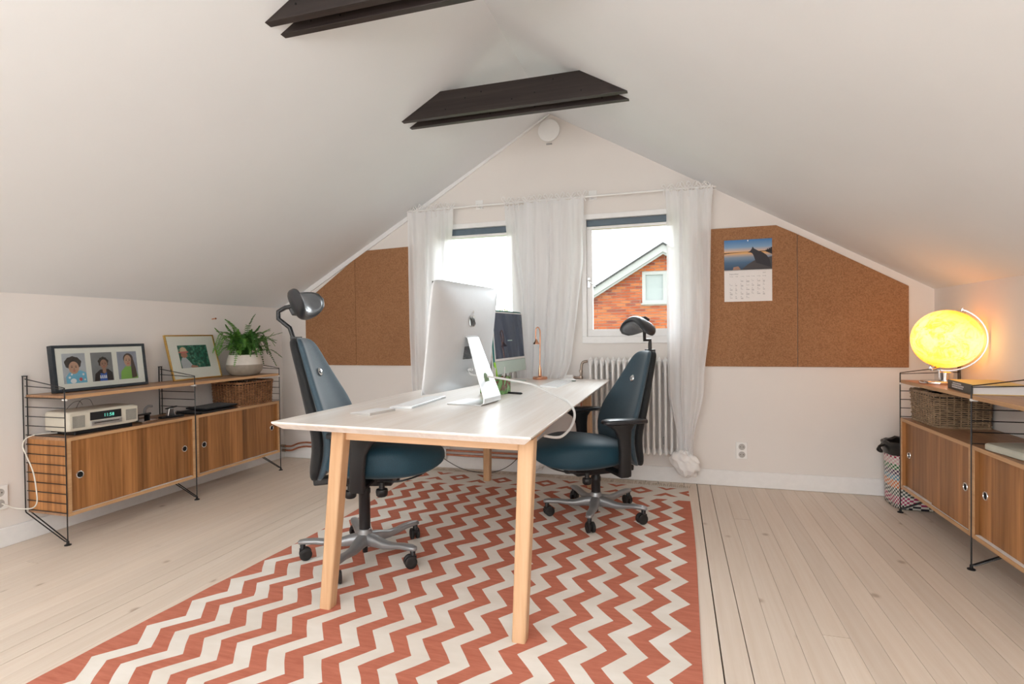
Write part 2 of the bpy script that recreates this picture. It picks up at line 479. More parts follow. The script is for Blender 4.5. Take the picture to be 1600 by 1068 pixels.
# rear gable wall with a wide unseen opening added to let fill light in
bm = BM()
def rstrip(x0, x1, z0, z1=None):
    if z1 is None:
        pts = [(x0, YR, z0), (x1, YR, z0), (x1, YR, roof(x1))]
        if x0 < XM < x1: pts.append((XM, YR, HR))
        pts.append((x0, YR, roof(x0)))
    else: pts = [(x0, YR, z0), (x1, YR, z0), (x1, YR, z1), (x0, YR, z1)]
    prism(bm, pts, (0, -.1, 0))
rstrip(XL, -2.15, 0); rstrip(-2.15, .35, 0, .72); rstrip(-2.15, .35, 1.98); rstrip(.35, XR, 0)
struct(obj('wall_rear', bm, M_WALL))
# ceiling slopes, each with an unseen opening added for the fill light behind the camera
def slope(sign, name):
    bm = BM()
    def pt(s, y, up=0):
        x = XM + sign * s * cos(ANG); z = HR - s * sin(ANG)
        return Vector((x + sign * sin(ANG) * up, y, z + cos(ANG) * up))
    Ls = (XR - XM) / cos(ANG) + .25
    ys = [YR - .1, -2.15, -.85, YB + T]; ss = [0, 1.0, 2.0, Ls]
    for i in range(3):
        for j in range(3):
            if i == 1 and j == 1: continue
            a = [pt(ss[i], ys[j]), pt(ss[i + 1], ys[j]), pt(ss[i + 1], ys[j + 1]), pt(ss[i], ys[j + 1])]
            n = pt(0, 0, .12) - pt(0, 0, 0)
            prism(bm, a, n)
    bmesh.ops.remove_doubles(bm, verts=bm.verts, dist=1e-5)
    return struct(obj(name, bm, M_CEIL))
slope(-1, 'ceiling'); slope(1, 'ceiling.001')
# baseboards
def baseboard(name, c, s):
    bm = BM(); box(bm, c, s); return struct(obj(name, bm, M_TRIM, bevel=.004))
baseboard('baseboard_far', ((XL + XR) / 2, YB - .007, .056), (XR - XL - .03, .014, .11))
baseboard('baseboard_left', (XL + .007, (YB + YR) / 2, .05), (.014, YB - YR, .10))
baseboard('baseboard_right', (XR - .007, (YB + YR) / 2, .05), (.014, YB - YR, .10))
# narrow cover moulding along the left rake of the far wall
bm = BM()
def rk(x, dz): return (x, YB - .018, roof(x) - dz)
prism(bm, [rk(XL + .01, .001), rk(XM, .001), rk(XM, .012), rk(XM - .9, .035), rk(XL + .01, .05)], (0, .018, 0))
struct(obj('trim_1', bm, M_TRIM))

# ------------------------------------------------------------------ windows
def window(name, W, handle):
    root = struct(bpy.data.objects.new(name, None)); COL.objects.link(root); root.location = ((W[0] + W[1]) / 2, YB, WZ[0])
    w = W[1] - W[0]; h = WZ[1] - WZ[0]
    c = .038
    def fr(nm, x0, x1, z0, z1, ya, yb, mat=M_TRIM, bev=.003):
        bm = BM(); box(bm, ((x0 + x1) / 2, (ya + yb) / 2, (z0 + z1) / 2), (x1 - x0, yb - ya, z1 - z0)); return obj(nm, bm, mat, root, bevel=bev)
    # casing on the wall face
    for nm, a in (('window_casing', (-w / 2 - .012, w / 2 + .012, h - .025, h + .012)), ('window_casing', (-w / 2 - .012, w / 2 + .012, -.015, .035)),
                  ('window_casing', (-w / 2 - .012, -w / 2 + .022, .035, h - .025)), ('window_casing', (w / 2 - .022, w / 2 + .012, .035, h - .025))):
        fr(nm, *a, -.014, .05)
    # sash
    fr('sash', -w / 2 + .022, w / 2 - .022, .035, .088, .018, .075); fr('sash', -w / 2 + .022, w / 2 - .022, h - .095, h - .075, .018, .075)
    fr('sash', -w / 2 + .022, -w / 2 + .062, .088, h - .095, .018, .075); fr('sash', w / 2 - .062, w / 2 - .022, .088, h - .095, .018, .075)
    fr('blind_cassette', -w / 2 + .022, w / 2 - .022, h - .074, h - .027, .015, .05, MATS['slate_blind'])
    bm = BM(); box(bm, (0, .055, (h - .095 + .088) / 2), (w - .12, .004, h - .18)); obj('pane', bm, M_GLASS, root)
    # reveal box out to the facade
    fr('sill', -w / 2, w / 2, -.005, .03, .05, T + .03)
    if handle:
        bm = BM(); box(bm, (-w / 2 + .038, .01, .44), (.018, .012, .07)); tube(bm, [(-w / 2 + .038, .002, .45), (-w / 2 + .038, -.02, .45), (-w / 2 + .045, -.022, .46)], .006)
        tube(bm, [(-w / 2 + .042, -.018, .445), (-w / 2 + .075, -.012, .42), (-w / 2 + .085, -.01, .405)], .003)
        obj('latch', bm, M_CHROME, root, smooth=True)
    return root
plain('slate_blind', (.10, .14, .18), .5)
window('window_1', W1, False); window('window_2', W2, True)
# unseen frame and glazing bars added round the rear fill light (behind the camera)
root = struct(bpy.data.objects.new('window_3', None)); COL.objects.link(root); root.location = (-.9, YR, 1.35)
for x0, x1, z0, z1 in ((-1.25, 1.25, -.63, -.57), (-1.25, 1.25, .57, .63), (-1.25, -1.19, -.57, .57), (1.19, 1.25, -.57, .57), (-.03, .03, -.57, .57)):
    bm = BM(); box(bm, ((x0 + x1) / 2, -.05, (z0 + z1) / 2), (x1 - x0, .06, z1 - z0)); obj('window_frame', bm, M_TRIM, root)

# ------------------------------------------------------------------ ceiling beams
def collar(y0, y1, zb, zt, label, g):
    t = thing('roof_tie_beam', label, 'beam', (XM, (y0[0] + y1[1]) / 2, zb), 0, g)
    for a, b_ in (y0, y1):
        bm = BM(); yc = (y0[0] + y1[1]) / 2
        hb = (HR - zb) / SL; ht = (HR - zt) / SL
        prism(bm, [(-hb, a - yc, 0), (hb, a - yc, 0), (ht, a - yc, zt - zb), (-ht, a - yc, zt - zb)], (0, b_ - a, 0))
        p = obj('beam_plank', bm, M_BEAM, t, bevel=.002)
        # nail heads and small holes
        bm = BM()
        for i in range(9):
            xx = -hb * .8 + i * hb * .2 + rnd.uniform(-.03, .03)
            lathe(bm, [(.004, 0), (.0045, .0015), (0, .002)], 8, (xx, a - yc - .0015, rnd.uniform(.02, .12)), RM('X', pi / 2))
        obj('nail_head', bm, M_DARKHOLE, p)['kind'] = 'stuff'
collar((2.957, 2.993), (3.062, 3.096), 2.369, 2.516, 'dark stained double plank beam across the gable, farther from the camera', 'double collar beams')
collar((1.838, 1.876), (1.93, 1.964), 2.36, 2.52, 'dark stained double plank beam cut by the top edge of the photo', 'double collar beams')

# ------------------------------------------------------------------ cork boards
def cork(label, pts, group):
    cx = sum(p[0] for p in pts) / len(pts); cz = sum(p[1] for p in pts) / len(pts)
    bm = BM(); prism(bm, [(x - cx, -.012, z - cz) for x, z in pts], (0, .011, 0))
    o = obj('cork_board', bm, M_CORK, bevel=.0015); o.location = (cx, YB - .0005, cz)
    return tag(o, label, 'cork board', group)
GC = 'cork boards on the far wall'
cork('cork board with slanted top against the left slope, behind the chair headrest', [(-3.118, .829), (-2.614, .829), (-2.614, 1.735), (-3.118, 1.385)], GC)
cork('cork board between its slanted neighbour and the left curtain', [(-2.611, .829), (-2.0, .829), (-2.0, 1.815), (-2.509, 1.80), (-2.611, 1.737)], GC)
cork('cork board that carries the wall calendar, beside the right curtain', [(.13, .838), (.789, .838), (.789, 1.733), (.661, 1.80), (.13, 1.80)], GC)
cork('large slanted cork board right of the calendar board', [(.792, .838), (1.432, .838), (1.432, 1.36), (.792, 1.731)], GC)

# ------------------------------------------------------------------ calendar
M_PAPER = plain('white_paper', (.80, .78, .77), .7, var=.01)
M_INK = plain('grey_ink', (.25, .25, .27), .7)
def mk_sunset():
    m, nt, b = new_mat('lake_sunset_print')
    tc = N(nt, 'ShaderNodeTexCoord'); sp = N(nt, 'ShaderNodeSeparateXYZ'); nt.links.new(tc.outputs['Object'], sp.inputs[0])
    f = math_node(nt, 'MULTIPLY', sp.outputs[2], 1 / .207)
    c = ramp(nt, f, [(0, (.02, .05, .10)), (.25, (.05, .12, .22)), (.42, (.20, .27, .36)), (.50, (.50, .36, .27)), (.545, (.75, .42, .16)), (.56, (.60, .33, .12)), (.575, (.85, .45, .13)), (.64, (.55, .42, .36)), (.75, (.20, .34, .52)), (1, (.03, .17, .42))])
    nt.links.new(c, b.inputs['Base Color']); b.inputs['Roughness'].default_value = .5
    return m
t = thing('wall_calendar', 'spiral wall calendar with dog and lake sunset picture, pinned to the cork board', 'calendar', (.331, YB - .0125, 1.287))
cw, ch = .304, .425
bm = BM(); box(bm, (cw / 2, -.0015, .11), (cw, .002, .218)); pg = obj('date_page', bm, M_PAPER, t)
bm = BM()
ex, ey = (1, 0, 0), (0, 0, 1)
add_text(bm, 'September', .0135, (.033, -.0032, .187), ex, ey)
add_text(bm, '2021', .0105, (.245, -.0032, .192), ex, ey)
for i, d in enumerate(('Måndag', 'Tisdag', 'Onsdag', 'Torsdag', 'Fredag', 'Lördag', 'Söndag')):
    add_text(bm, d, .0075, (.034 + i * .035, -.0032, .172), ex, ey)
n_ = 1
for r_ in range(5):
    for c_ in range(7):
        if r_ == 0 and c_ < 2: continue
        if n_ > 30: break
        X0, Z0 = .034 + c_ * .035, .148 - r_ * .029
        add_text(bm, str(n_), .009, (X0, -.0032, Z0), ex, ey)
        for q in range(1 + (n_ * 7) % 3):
            poly(bm, [(X0 + .002, -.0032, Z0 - .005 - q * .004), (X0 + .013 + (n_ * 3 % 7) * .0015, -.0032, Z0 - .005 - q * .004), (X0 + .013 + (n_ * 3 % 7) * .0015, -.0032, Z0 - .0065 - q * .004), (X0 + .002, -.0032, Z0 - .0065 - q * .004)])
        n_ += 1
obj('printed_dates', bm, M_INK, pg)['kind'] = 'stuff'
bm = BM(); box(bm, (0, 0, .1035), (cw, .003, .207)); pp = obj('picture_page', bm, mk_sunset(), t, loc=(cw / 2, -.0025, .219))
M_SIL = plain('silhouette_print', (.018, .017, .024), .55)
M_SILR = plain('rock_print', (.05, .045, .05), .55)
bm = BM()
yq = -.0018
def pl(pts, mi=0, y=0): poly(bm, [(a - cw / 2, yq - y, b_) for a, b_ in pts], mi)
pl([(.0, .112), (.04, .117), (.14, .121), (.2, .119), (.304, .121), (.304, .127), (.2, .124), (.12, .1225), (.03, .121), (0, .1195)])           # far shore
pl([(.262, .12), (.266, .134), (.27, .127), (.275, .142), (.281, .131), (.286, .146), (.291, .138), (.297, .149), (.304, .145), (.304, .1)])
pl([(.11, .0), (.15, .035), (.19, .06), (.215, .07), (.304, .085), (.304, 0)], 1)                                                              # rock
pl([(.152, .118), (.166, .127), (.176, .140), (.182, .157), (.192, .142), (.215, .128), (.245, .115), (.270, .095), (.288, .065), (.300, .01), (.205, .045), (.196, .07), (.186, .1), (.178, .112), (.168, .116)], 0, .0002)  # dog
pl([(.055, .0), (.06, .02), (.09, .025), (.105, .005), (.1, 0)], 2)
obj('printed_picture', bm, [M_SIL, M_SILR, plain('boulder_print', (.35, .2, .14), .6)], pp)
bm = BM()
for i in range(34):
    xx = .006 + i * .00885
    tube(bm, [(xx, -.003 + .0045 * cos(a) - .003, .2185 + .0055 * sin(a)) for a in [2 * pi * k / 8 for k in range(8)]], .0008, 4, closed=True)
obj('spiral_binding', bm, M_BLK, t)['kind'] = 'stuff'
bm = BM(); lathe(bm, [(.004, 0), (.004, .004), (0, .005)], 10, (cw / 2, -.004, ch - .007), RM('X', pi / 2)); obj('pin', bm, M_CHROME, t)

# ------------------------------------------------------------------ ceiling vent disc
t = thing('ventilation_valve', 'round white ventilation disc high on the gable wall under the ridge', 'air vent', (-.905, YB, 2.617))
bm = BM(); lathe(bm, [(.07, 0), (.07, .022), (.04, .025)], 40, (0, 0, 0), RM('X', pi / 2)); obj('valve_seat', bm, M_WHITE, t, smooth=True)
bm = BM(); lathe(bm, [(.05, .022), (.082, .026), (.084, .030), (.082, .035), (.04, .040), (0, .041)], 40, (0, 0, 0), RM('X', pi / 2)); obj('cover_disc', bm, M_WHITE, t, smooth=True)
bm = BM()
for i in range(5): box(bm, (-.018 + i * .009, -.02, -.098), (.004, .014, .008))
obj('adjuster_tabs', bm, M_SILVER, t)

# ------------------------------------------------------------------ sockets
def socket(label, loc, rz, w=.074, h=.118):
    t = thing('wall_socket', label, 'socket', loc, rz)
    bm = BM(); box(bm, (0, -.006, 0), (w, .012, h)); obj('cover_plate', bm, M_WHITE, t, bevel=.004)
    for s in (-1, 1):
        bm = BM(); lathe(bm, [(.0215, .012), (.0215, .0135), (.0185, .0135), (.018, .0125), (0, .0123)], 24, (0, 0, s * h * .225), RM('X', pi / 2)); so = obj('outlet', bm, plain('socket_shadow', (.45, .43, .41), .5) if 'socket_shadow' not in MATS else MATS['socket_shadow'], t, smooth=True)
        bm = BM()
        for q in (-1, 1): lathe(bm, [(.0028, .0136), (0, .0137)], 8, (q * .0095, 0, s * h * .225), RM('X', pi / 2))
        obj('pin_holes', bm, M_DARKHOLE, so)
    return t
socket('double wall socket low on the far wall between curtain and laundry bin', (.438, YB, .253), 0)
socket('white wall socket low on the left wall at the photo edge', (XL, 1.915, .262), pi / 2, .08, .125)

# ------------------------------------------------------------------ curtain rod and curtains
t = thing('curtain_rod', 'thin white curtain rod running above both windows', 'curtain rod', (-.92, 3.985, 2.083))
bm = BM(); tube(bm, [(-1.21, 0, 0), (1.21, 0, 0)], .0075, 10); obj('rod', bm, M_WHITE, t, smooth=True)
for xx in (-1.19, -.56, .34, 1.19):
    bm = BM(); box(bm, (xx, .04, .005), (.014, .078, .02)); box(bm, (xx, .075, .025), (.06, .008, .07)); obj('bracket', bm, M_WHITE, t, bevel=.002)

def curtain(label, top, edges, zb, folds, amp, knot, seed, y=3.972, ties=6, yl=None):
    """edges: list of (z, xl, xr); knot=(x,z,r) the bottom end tied into a knot"""
    x0 = (top[0] + top[1]) / 2
    t = thing('curtain', label, 'curtain', (x0, y, 0))
    R = random.Random(seed)
    nx, nz = 120, 60
    zt = 2.068
    ph = [R.uniform(0, 6.28) for _ in range(4)]
    es = [(zt, top[0], top[1])] + edges
    def ed(z):
        for (za, la, ra), (zb_, lb, rb) in zip(es, es[1:]):
            if z >= zb_:
                k = (za - z) / (za - zb_); k = k * k * (3 - 2 * k) if za - zb_ < .6 else k
                return la + (lb - la) * k, ra + (rb - ra) * k
        return es[-1][1], es[-1][2]
    bm = BM(); rows = []
    for j in range(nz + 1):
        z = zt + (zb - zt) * j / nz
        l, r = ed(z)
        w = r - l; am = amp * (.55 + .45 * min(1, (zt - z) / .5))
        row = []
        for i in range(nx + 1):
            u = i / nx
            uu = u + .012 * sin(3 * z + ph[0]) + .02 * sin(5 * u * pi + ph[1] + z * .6)
            dy = am * (sin(2 * pi * folds * uu + ph[2]) + .35 * sin(2 * pi * folds * 1.7 * uu + ph[3] + .8 * z)) + ((yl - y) * min(1, max(0, (zt - z) / 1.0)) if yl else 0)
            rag = 0
            if j == 0: rag = .004 * sin(40 * u)
            row.append(bm.verts.new((l + w * u + am * .25 * cos(2 * pi * folds * uu) - x0, dy, z + rag)))
        rows.append(row)
    for a, b_ in zip(rows, rows[1:]):
        for i in range(nx): bm.faces.new((a[i], a[i + 1], b_[i + 1], b_[i]))
    obj('cloth_panel', bm, M_CURT, t, smooth=True, auto=False)
    # tie bows round the rod
    for i in range(ties):
        xx = top[0] + .02 + (top[1] - top[0] - .04) * i / (ties - 1) - x0 + R.uniform(-.008, .008)
        bm = BM()
        dyr = 3.985 - y
        tube(bm, [(xx, dyr + .011 * cos(a), 2.083 + .013 * sin(a)) for a in [2 * pi * k / 10 for k in range(10)]], .0035, 5, closed=True)
        for q in (-1, 1):
            a1 = R.uniform(.01, .028)
            tube(bm, smooth_path([(xx, dyr - .012, 2.088), (xx + q * .02, dyr - .02, 2.10 + a1), (xx + q * .035, dyr - .018, 2.095 + a1 * .6), (xx + q * .012, dyr - .014, 2.085)], 4), .0032, 5)
            tube(bm, smooth_path([(xx, dyr - .012, 2.088), (xx + q * R.uniform(.01, .025), dyr - .02, 2.075), (xx + q * R.uniform(.008, .03), dyr - .016, R.uniform(2.01, 2.05))], 4), .0028, 5)
        lathe(bm, [(0, -.009), (.008, -.005), (.009, 0), (.008, .005), (0, .009)], 8, (xx, dyr - .013, 2.088))
        obj('tie_bow', bm, M_CLOTH, t, smooth=True, auto=False)
    if knot:
        kx, kz, kr = knot
        bm = BM(); rings = []
        for j in range(25):
            a = pi * j / 24; ring = []
            for i in range(48):
                b_ = 2 * pi * i / 48
                rr = kr * (1 + .10 * sin(3 * b_ + 2.5 * a) + .07 * sin(7 * b_ - 5 * a + 1) + .05 * sin(11 * b_ + 3 * a) + .10 * noise.noise(Vector((cos(b_) * 2, sin(b_) * 2, a * 2 + seed))))
                ring.append((kx - x0 + sin(a) * cos(b_) * rr * 1.05, (yl - y if yl else 0) + sin(a) * sin(b_) * rr * .62, kz + cos(a) * rr * (.8 if a < pi / 2 else 1.05) - .03 * sin(a) * cos(b_) + .006 * sin(9 * a + 2 * cos(b_))))
            rings.append(ring)
        loft(bm, rings); obj('knotted_end', bm, M_CLOTH, t, smooth=True, auto=False)
    return t
curtain('sheer white curtain at the left end of the rod, partly behind the monitor', (-2.062, -1.668), [(1.6, -2.05, -1.682), (.7, -2.02, -1.70), (.35, -1.96, -1.80)], .24, 4, .015, (-1.885, .215, .072), 1, yl=3.915)
curtain('narrow sheer white curtain right of the left window, half behind the wide middle one', (-1.252, -1.05), [(1.75, -1.235, -1.05), (1.33, -1.195, -1.0), (.7, -1.16, -.96), (.35, -1.10, -1.0)], .2, 2.5, .012, None, 5, y=4.0, ties=3)
curtain('wide sheer white curtain in the middle, drawn left towards its knot behind the desk leg', (-1.09, -.632), [(1.6, -1.10, -.645), (.95, -1.11, -.735), (.5, -1.10, -.87), (.25, -1.07, -.98)], .2, 5, .015, (-1.03, .15, .085), 3, y=3.955)
curtain('sheer white curtain at the right end of the rod, knotted above the floor', (-.06, .255), [(1.9, -.055, .245), (1.2, -.058, .23), (.72, -.055, .19), (.30, .01, .118)], .22, 3.5, .016, (.062, .185, .088), 4, yl=3.915)

# ------------------------------------------------------------------ radiators and pipes
def radiator(label, x0, n, z0, z1):
    sp = .0405
    t = thing('column_radiator', label, 'radiator', (x0 + n * sp / 2, YB - .075, 0), 0, 'column radiators under the windows')
    bm = BM()
    w = .030
    for dy in (-.038, .038):
        loft(bm, [[(w / 2 * cos(2 * pi * k / 10) * s, dy + .021 * sin(2 * pi * k / 10) * s, z) for k in range(10)] for z, s in ((z0 + .02, .7), (z0 + .06, .72), (z1 - .06, .72), (z1 - .02, .7))])
    for zc, sgn in ((z1 - .03, 1), (z0 + .03, -1)):
        loft(bm, [[(s * sp * .5 * cos(2 * pi * k / 12), s * .056 * sin(2 * pi * k / 12), zc + sgn * dz) for k in range(12)] for dz, s in ((-.03, .7), (-.01, .98), (.006, 1.0), (.018, .55), (.03, .12))])
    first = obj('radiator_section', bm, M_WHITE, t, smooth=True, loc=(-n * sp / 2 + sp / 2, 0, 0))
    for i in range(1, n): share(first, 'radiator_section', t, (-n * sp / 2 + sp / 2 + i * sp, 0, 0))
    for xx in (-n * sp * .28, n * sp * .28):
        for zz in (z1 - .14, z0 + .1):
            bm = BM(); box(bm, (xx, .055, zz), (.02, .03, .05)); obj('wall_bracket', bm, M_SILVER, t)
    return t
radiator('white column radiator under the right window, behind the right chair', -.615, 17, .20, .905)
radiator('white column radiator under the left window, seen below the desk', -1.85, 17, .20, .905)
t = thing('radiator_valve', 'white thermostat valve with copper feed pipe left of the right radiator', 'valve', (-.67, 3.985, 0))
bm = BM(); tube(bm, [(-.135, 0, .752), (-.13, 0, .752), (-.06, 0, .752), (-.055, 0, .752)], .02, 20, rs=[.015, .0195, .0215, .017]); obj('thermostat_head', bm, M_WHITE, t, smooth=True)
bm = BM(); tube(bm, smooth_path([(-.055, 0, .752), (-.01, 0, .755), (.0, 0, .77), (.004, 0, .83), (.015, 0, .865), (.05, 0, .875)], 5), .010, 12); lathe(bm, [(.014, -.012), (.016, 0), (.014, .012)], 6, (0, 0, .752)); lathe(bm, [(.013, -.01), (.014, 0), (.013, .01)], 6, (.0, 0, .80)); obj('valve_body', bm, M_BRASS, t, smooth=True)
bm = BM(); tube(bm, smooth_path([(0, 0, .745), (0, 0, .5), (0, .005, .2), (-.01, .03, .15), (-.06, .035, .148)], 5), .0075, 10); obj('feed_pipe', bm, M_COPPERD, t, smooth=True)
t = thing('heating_pipes', 'pair of copper heating pipes running low along the far wall', 'pipe', (-2.0, YB - .035, 0))
for q, (za, zb) in enumerate(((.148, .105), (.113, .068))):
    bm = BM(); tube(bm, smooth_path([(-1.35, 0, zb), (-1.27, 0, zb + .004), (-1.20, 0, zb + .03), (-1.12, 0, za), (-1.0, 0, za), (0, 0, za), (1.2, 0, za)], 5), .0078, 10); obj('pipe', bm, M_COPPERD, t, smooth=True)
    bm = BM(); tube(bm, [(-1.375, 0, zb), (-1.335, 0, zb)], .013, 8); tube(bm, [(-1.353, 0, zb), (-1.353, -.02, zb + .004)], .008, 8); obj('coupling', bm, M_BRASS, t, smooth=True)
bm = BM(); box(bm, (.21, -.012, .125), (.028, .012, .10)); box(bm, (.235, -.012, .17), (.05, .012, .012)); obj('pipe_bracket', bm, M_WHITE, t, bevel=.002)
bm = BM(); tube(bm, [(.12, 0, .113), (.165, 0, .113)], .013, 8); tube(bm, [(.14, 0, .16), (.14, 0, .08)], .010, 8); tube(bm, [(.14, 0, .12), (.14, -.04, .13)], .008, 8); obj('shut_off_valve', bm, M_BRASS, t, smooth=True)
t = thing('floor_cable', 'thin black cable sagging between pipes and desk underside', 'cable', (-1.5, 3.97, 0))
bm = BM(); tube(bm, smooth_path([(-.33, .03, .12), (-.25, .01, .075), (-.1, -.02, .025), (.08, -.03, .012), (.25, -.05, .06), (.40, -.12, .2), (.46, -.2, .40), (.48, -.25, .69)], 8), .0028, 6)
obj('cable', bm, M_BLK, t, smooth=True)

# ------------------------------------------------------------------ rug
t = thing('zigzag_rug', 'red and white zigzag woven rug with fringed end under the desk', 'rug', (0, 0, 0))
bm = BM(); ny, nx = 90, 40
rows = []
for j in range(ny + 1):
    yy = .95 + (3.925 - .95) * j / ny
    el = -1.957 + .055 * min(1, max(0, (yy - 1.2) / 1.4)) + .008 * sin(yy * 3.1); er = .088 + .008 * sin(yy * 2.3 + 1) - .005
    rows.append([(el + (er - el) * i / nx, yy + .012 * sin(3.3 * i / nx) * (yy - .95) / 3, .006 + .002 * noise.noise(Vector((i * .3, j * .2, 0)))) for i in range(nx + 1)])
top = [[bm.verts.new(p) for p in r] for r in rows]; bot = [[bm.verts.new((p[0], p[1], .001)) for p in r] for r in rows]
for j in range(ny):
    for i in range(nx):
        bm.faces.new((top[j][i], top[j][i + 1], top[j + 1][i + 1], top[j + 1][i])); bm.faces.new((bot[j][i], bot[j + 1][i], bot[j + 1][i + 1], bot[j][i + 1]))
for i in range(nx):
    bm.faces.new((top[0][i], bot[0][i], bot[0][i + 1], top[0][i + 1])); bm.faces.new((top[ny][i], top[ny][i + 1], bot[ny][i + 1], bot[ny][i]))
for j in range(ny):
    bm.faces.new((top[j][0], top[j + 1][0], bot[j + 1][0], bot[j][0])); bm.faces.new((top[j][nx], bot[j][nx], bot[j + 1][nx], top[j + 1][nx]))
obj('woven_field', bm, M_RUG, t, smooth=True)
bm = BM()
for i in range(150):
    xx = -1.895 + i * .0133
    a = rnd.uniform(-.018, .018); L = rnd.uniform(.05, .085)
    ye = 3.925 + .012 * sin(3.3 * (xx + 1.9) / 1.99)
    tube(bm, [(xx, ye - .004, .007), (xx + a * .3, ye + L * .5, rnd.uniform(.006, .014)), (xx + a, ye + L, .003)], .0022, 4)
obj('fringe', bm, M_FRINGE, t)['kind'] = 'stuff'

# ------------------------------------------------------------------ desk
DZ = .75
t = thing('desk', 'long ash desk with whitewashed top and tapered wooden legs on the rug', 'desk', (-1.0, 2.83, 0))
dc = Vector((-1.0, 2.83))
cor = [(-1.535, 1.775), (-.452, 1.700), (-.447, 3.895), (-1.465, 3.90)]
cor = [(a - dc.x, b_ - dc.y) for a, b_ in cor]
bm = BM()
def inset(k):
    cx = sum(p[0] for p in cor) / 4; cy = sum(p[1] for p in cor) / 4
    return [(p[0] + (k if p[0] < cx else -k), p[1] + (k if p[1] < cy else -k)) for p in cor]
loft(bm, [[(a, b_, z) for a, b_ in inset(k)] for k, z in ((.030, DZ - .032), (.003, DZ - .010), (0, DZ - .006), (0, DZ - .001), (.001, DZ))])
o = obj('tabletop', bm, M_TOP, t)
def leg(xt, yt, xb, yb, at, ab):
    bm = BM(); rings = []
    for z, x_, y_, w in ((0.0, xb, yb, ab), (DZ - .033, xt, yt, at)):
        rings.append([(x_ - dc.x - w, y_ - dc.y - w, z), (x_ - dc.x + w, y_ - dc.y - w, z), (x_ - dc.x + w, y_ - dc.y + w, z), (x_ - dc.x - w, y_ - dc.y + w, z)])
    loft(bm, rings)
    return obj('leg', bm, M_OAK, t, bevel=.008, seg=3)
leg(-1.285, 1.88, -1.338, 1.845, .029, .025); leg(-.503, 1.85, -.533, 1.825, .029, .025)
leg(-1.30, 3.70, -1.335, 3.76, .029, .025); leg(-.59, 3.72, -.57, 3.77, .029, .025)
for a, b_, m_ in (((-1.27, 1.882), (-.52, 1.852), M_OAKX), ((-1.30, 3.70), (-.60, 3.72), M_OAKX), ((-.53, 1.86), (-.60, 3.72), M_OAKY), ((-1.27, 1.88), (-1.31, 3.70), M_OAKY)):
    A, B = Vector(a), Vector(b_); d = B - A; ang = atan2(d.y, d.x); L = d.length
    bm = BM(); c = (A + B) / 2 - dc
    box(bm, (c.x, c.y, DZ - .033 - .0225), (L, .022, .045), RM('Z', ang)); obj('rail', bm, m_, t, bevel=.002)

# ------------------------------------------------------------------ monitors
M_GLOSS = plain('dark_screen_glass', (.010, .022, .055), .04, spec=.9, var=.0)
M_GLOSS.node_tree.nodes['Principled BSDF'].inputs['Specular Tint'].default_value = (.55, .70, 1, 1)
M_MINT = plain('pale_mint_aluminium', (.60, .74, .68), .35, .2, var=.01)
M_GREEN = plain('deep_green_aluminium', (.02, .16, .15), .35, .6, var=.02)
M_ALUB = plain('matte_silver_back', (.62, .64, .66), .5, .35, var=.01)
M_LOGO = plain('mirror_logo', (.82, .82, .78), .06, 1, var=0)
def apple(bm, s, M, yoff):
    """bitten apple mark in local y-z plane, s = height; M maps (u,v) to 3D"""
    pts = []
    for k in range(36):
        a = 2 * pi * k / 36
        r = .5 * (1 - .10 * sin(a) ** 8) * (1 - .12 * (max(0, cos(a - pi / 2)) ** 12)) * (1 - .08 * (max(0, cos(a + pi / 2)) ** 14))
        u, v = r * cos(a) * .92, r * sin(a) * .95
        dx, dy = u - .56, v - .08
        dd = sqrt(dx * dx + dy * dy)
        if dd < .24: u, v = .56 + dx / dd * .24, .08 + dy / dd * .24
        pts.append(M(u * s * .85, (v - .1) * s * .85))
    poly(bm, pts)
    leaf = [(0, .46), (.02, .58), (.10, .68), (.20, .72), (.18, .60), (.10, .50)]
    poly(bm, [M(u * s * .85, (v - .1) * s * .85) for u, v in leaf])
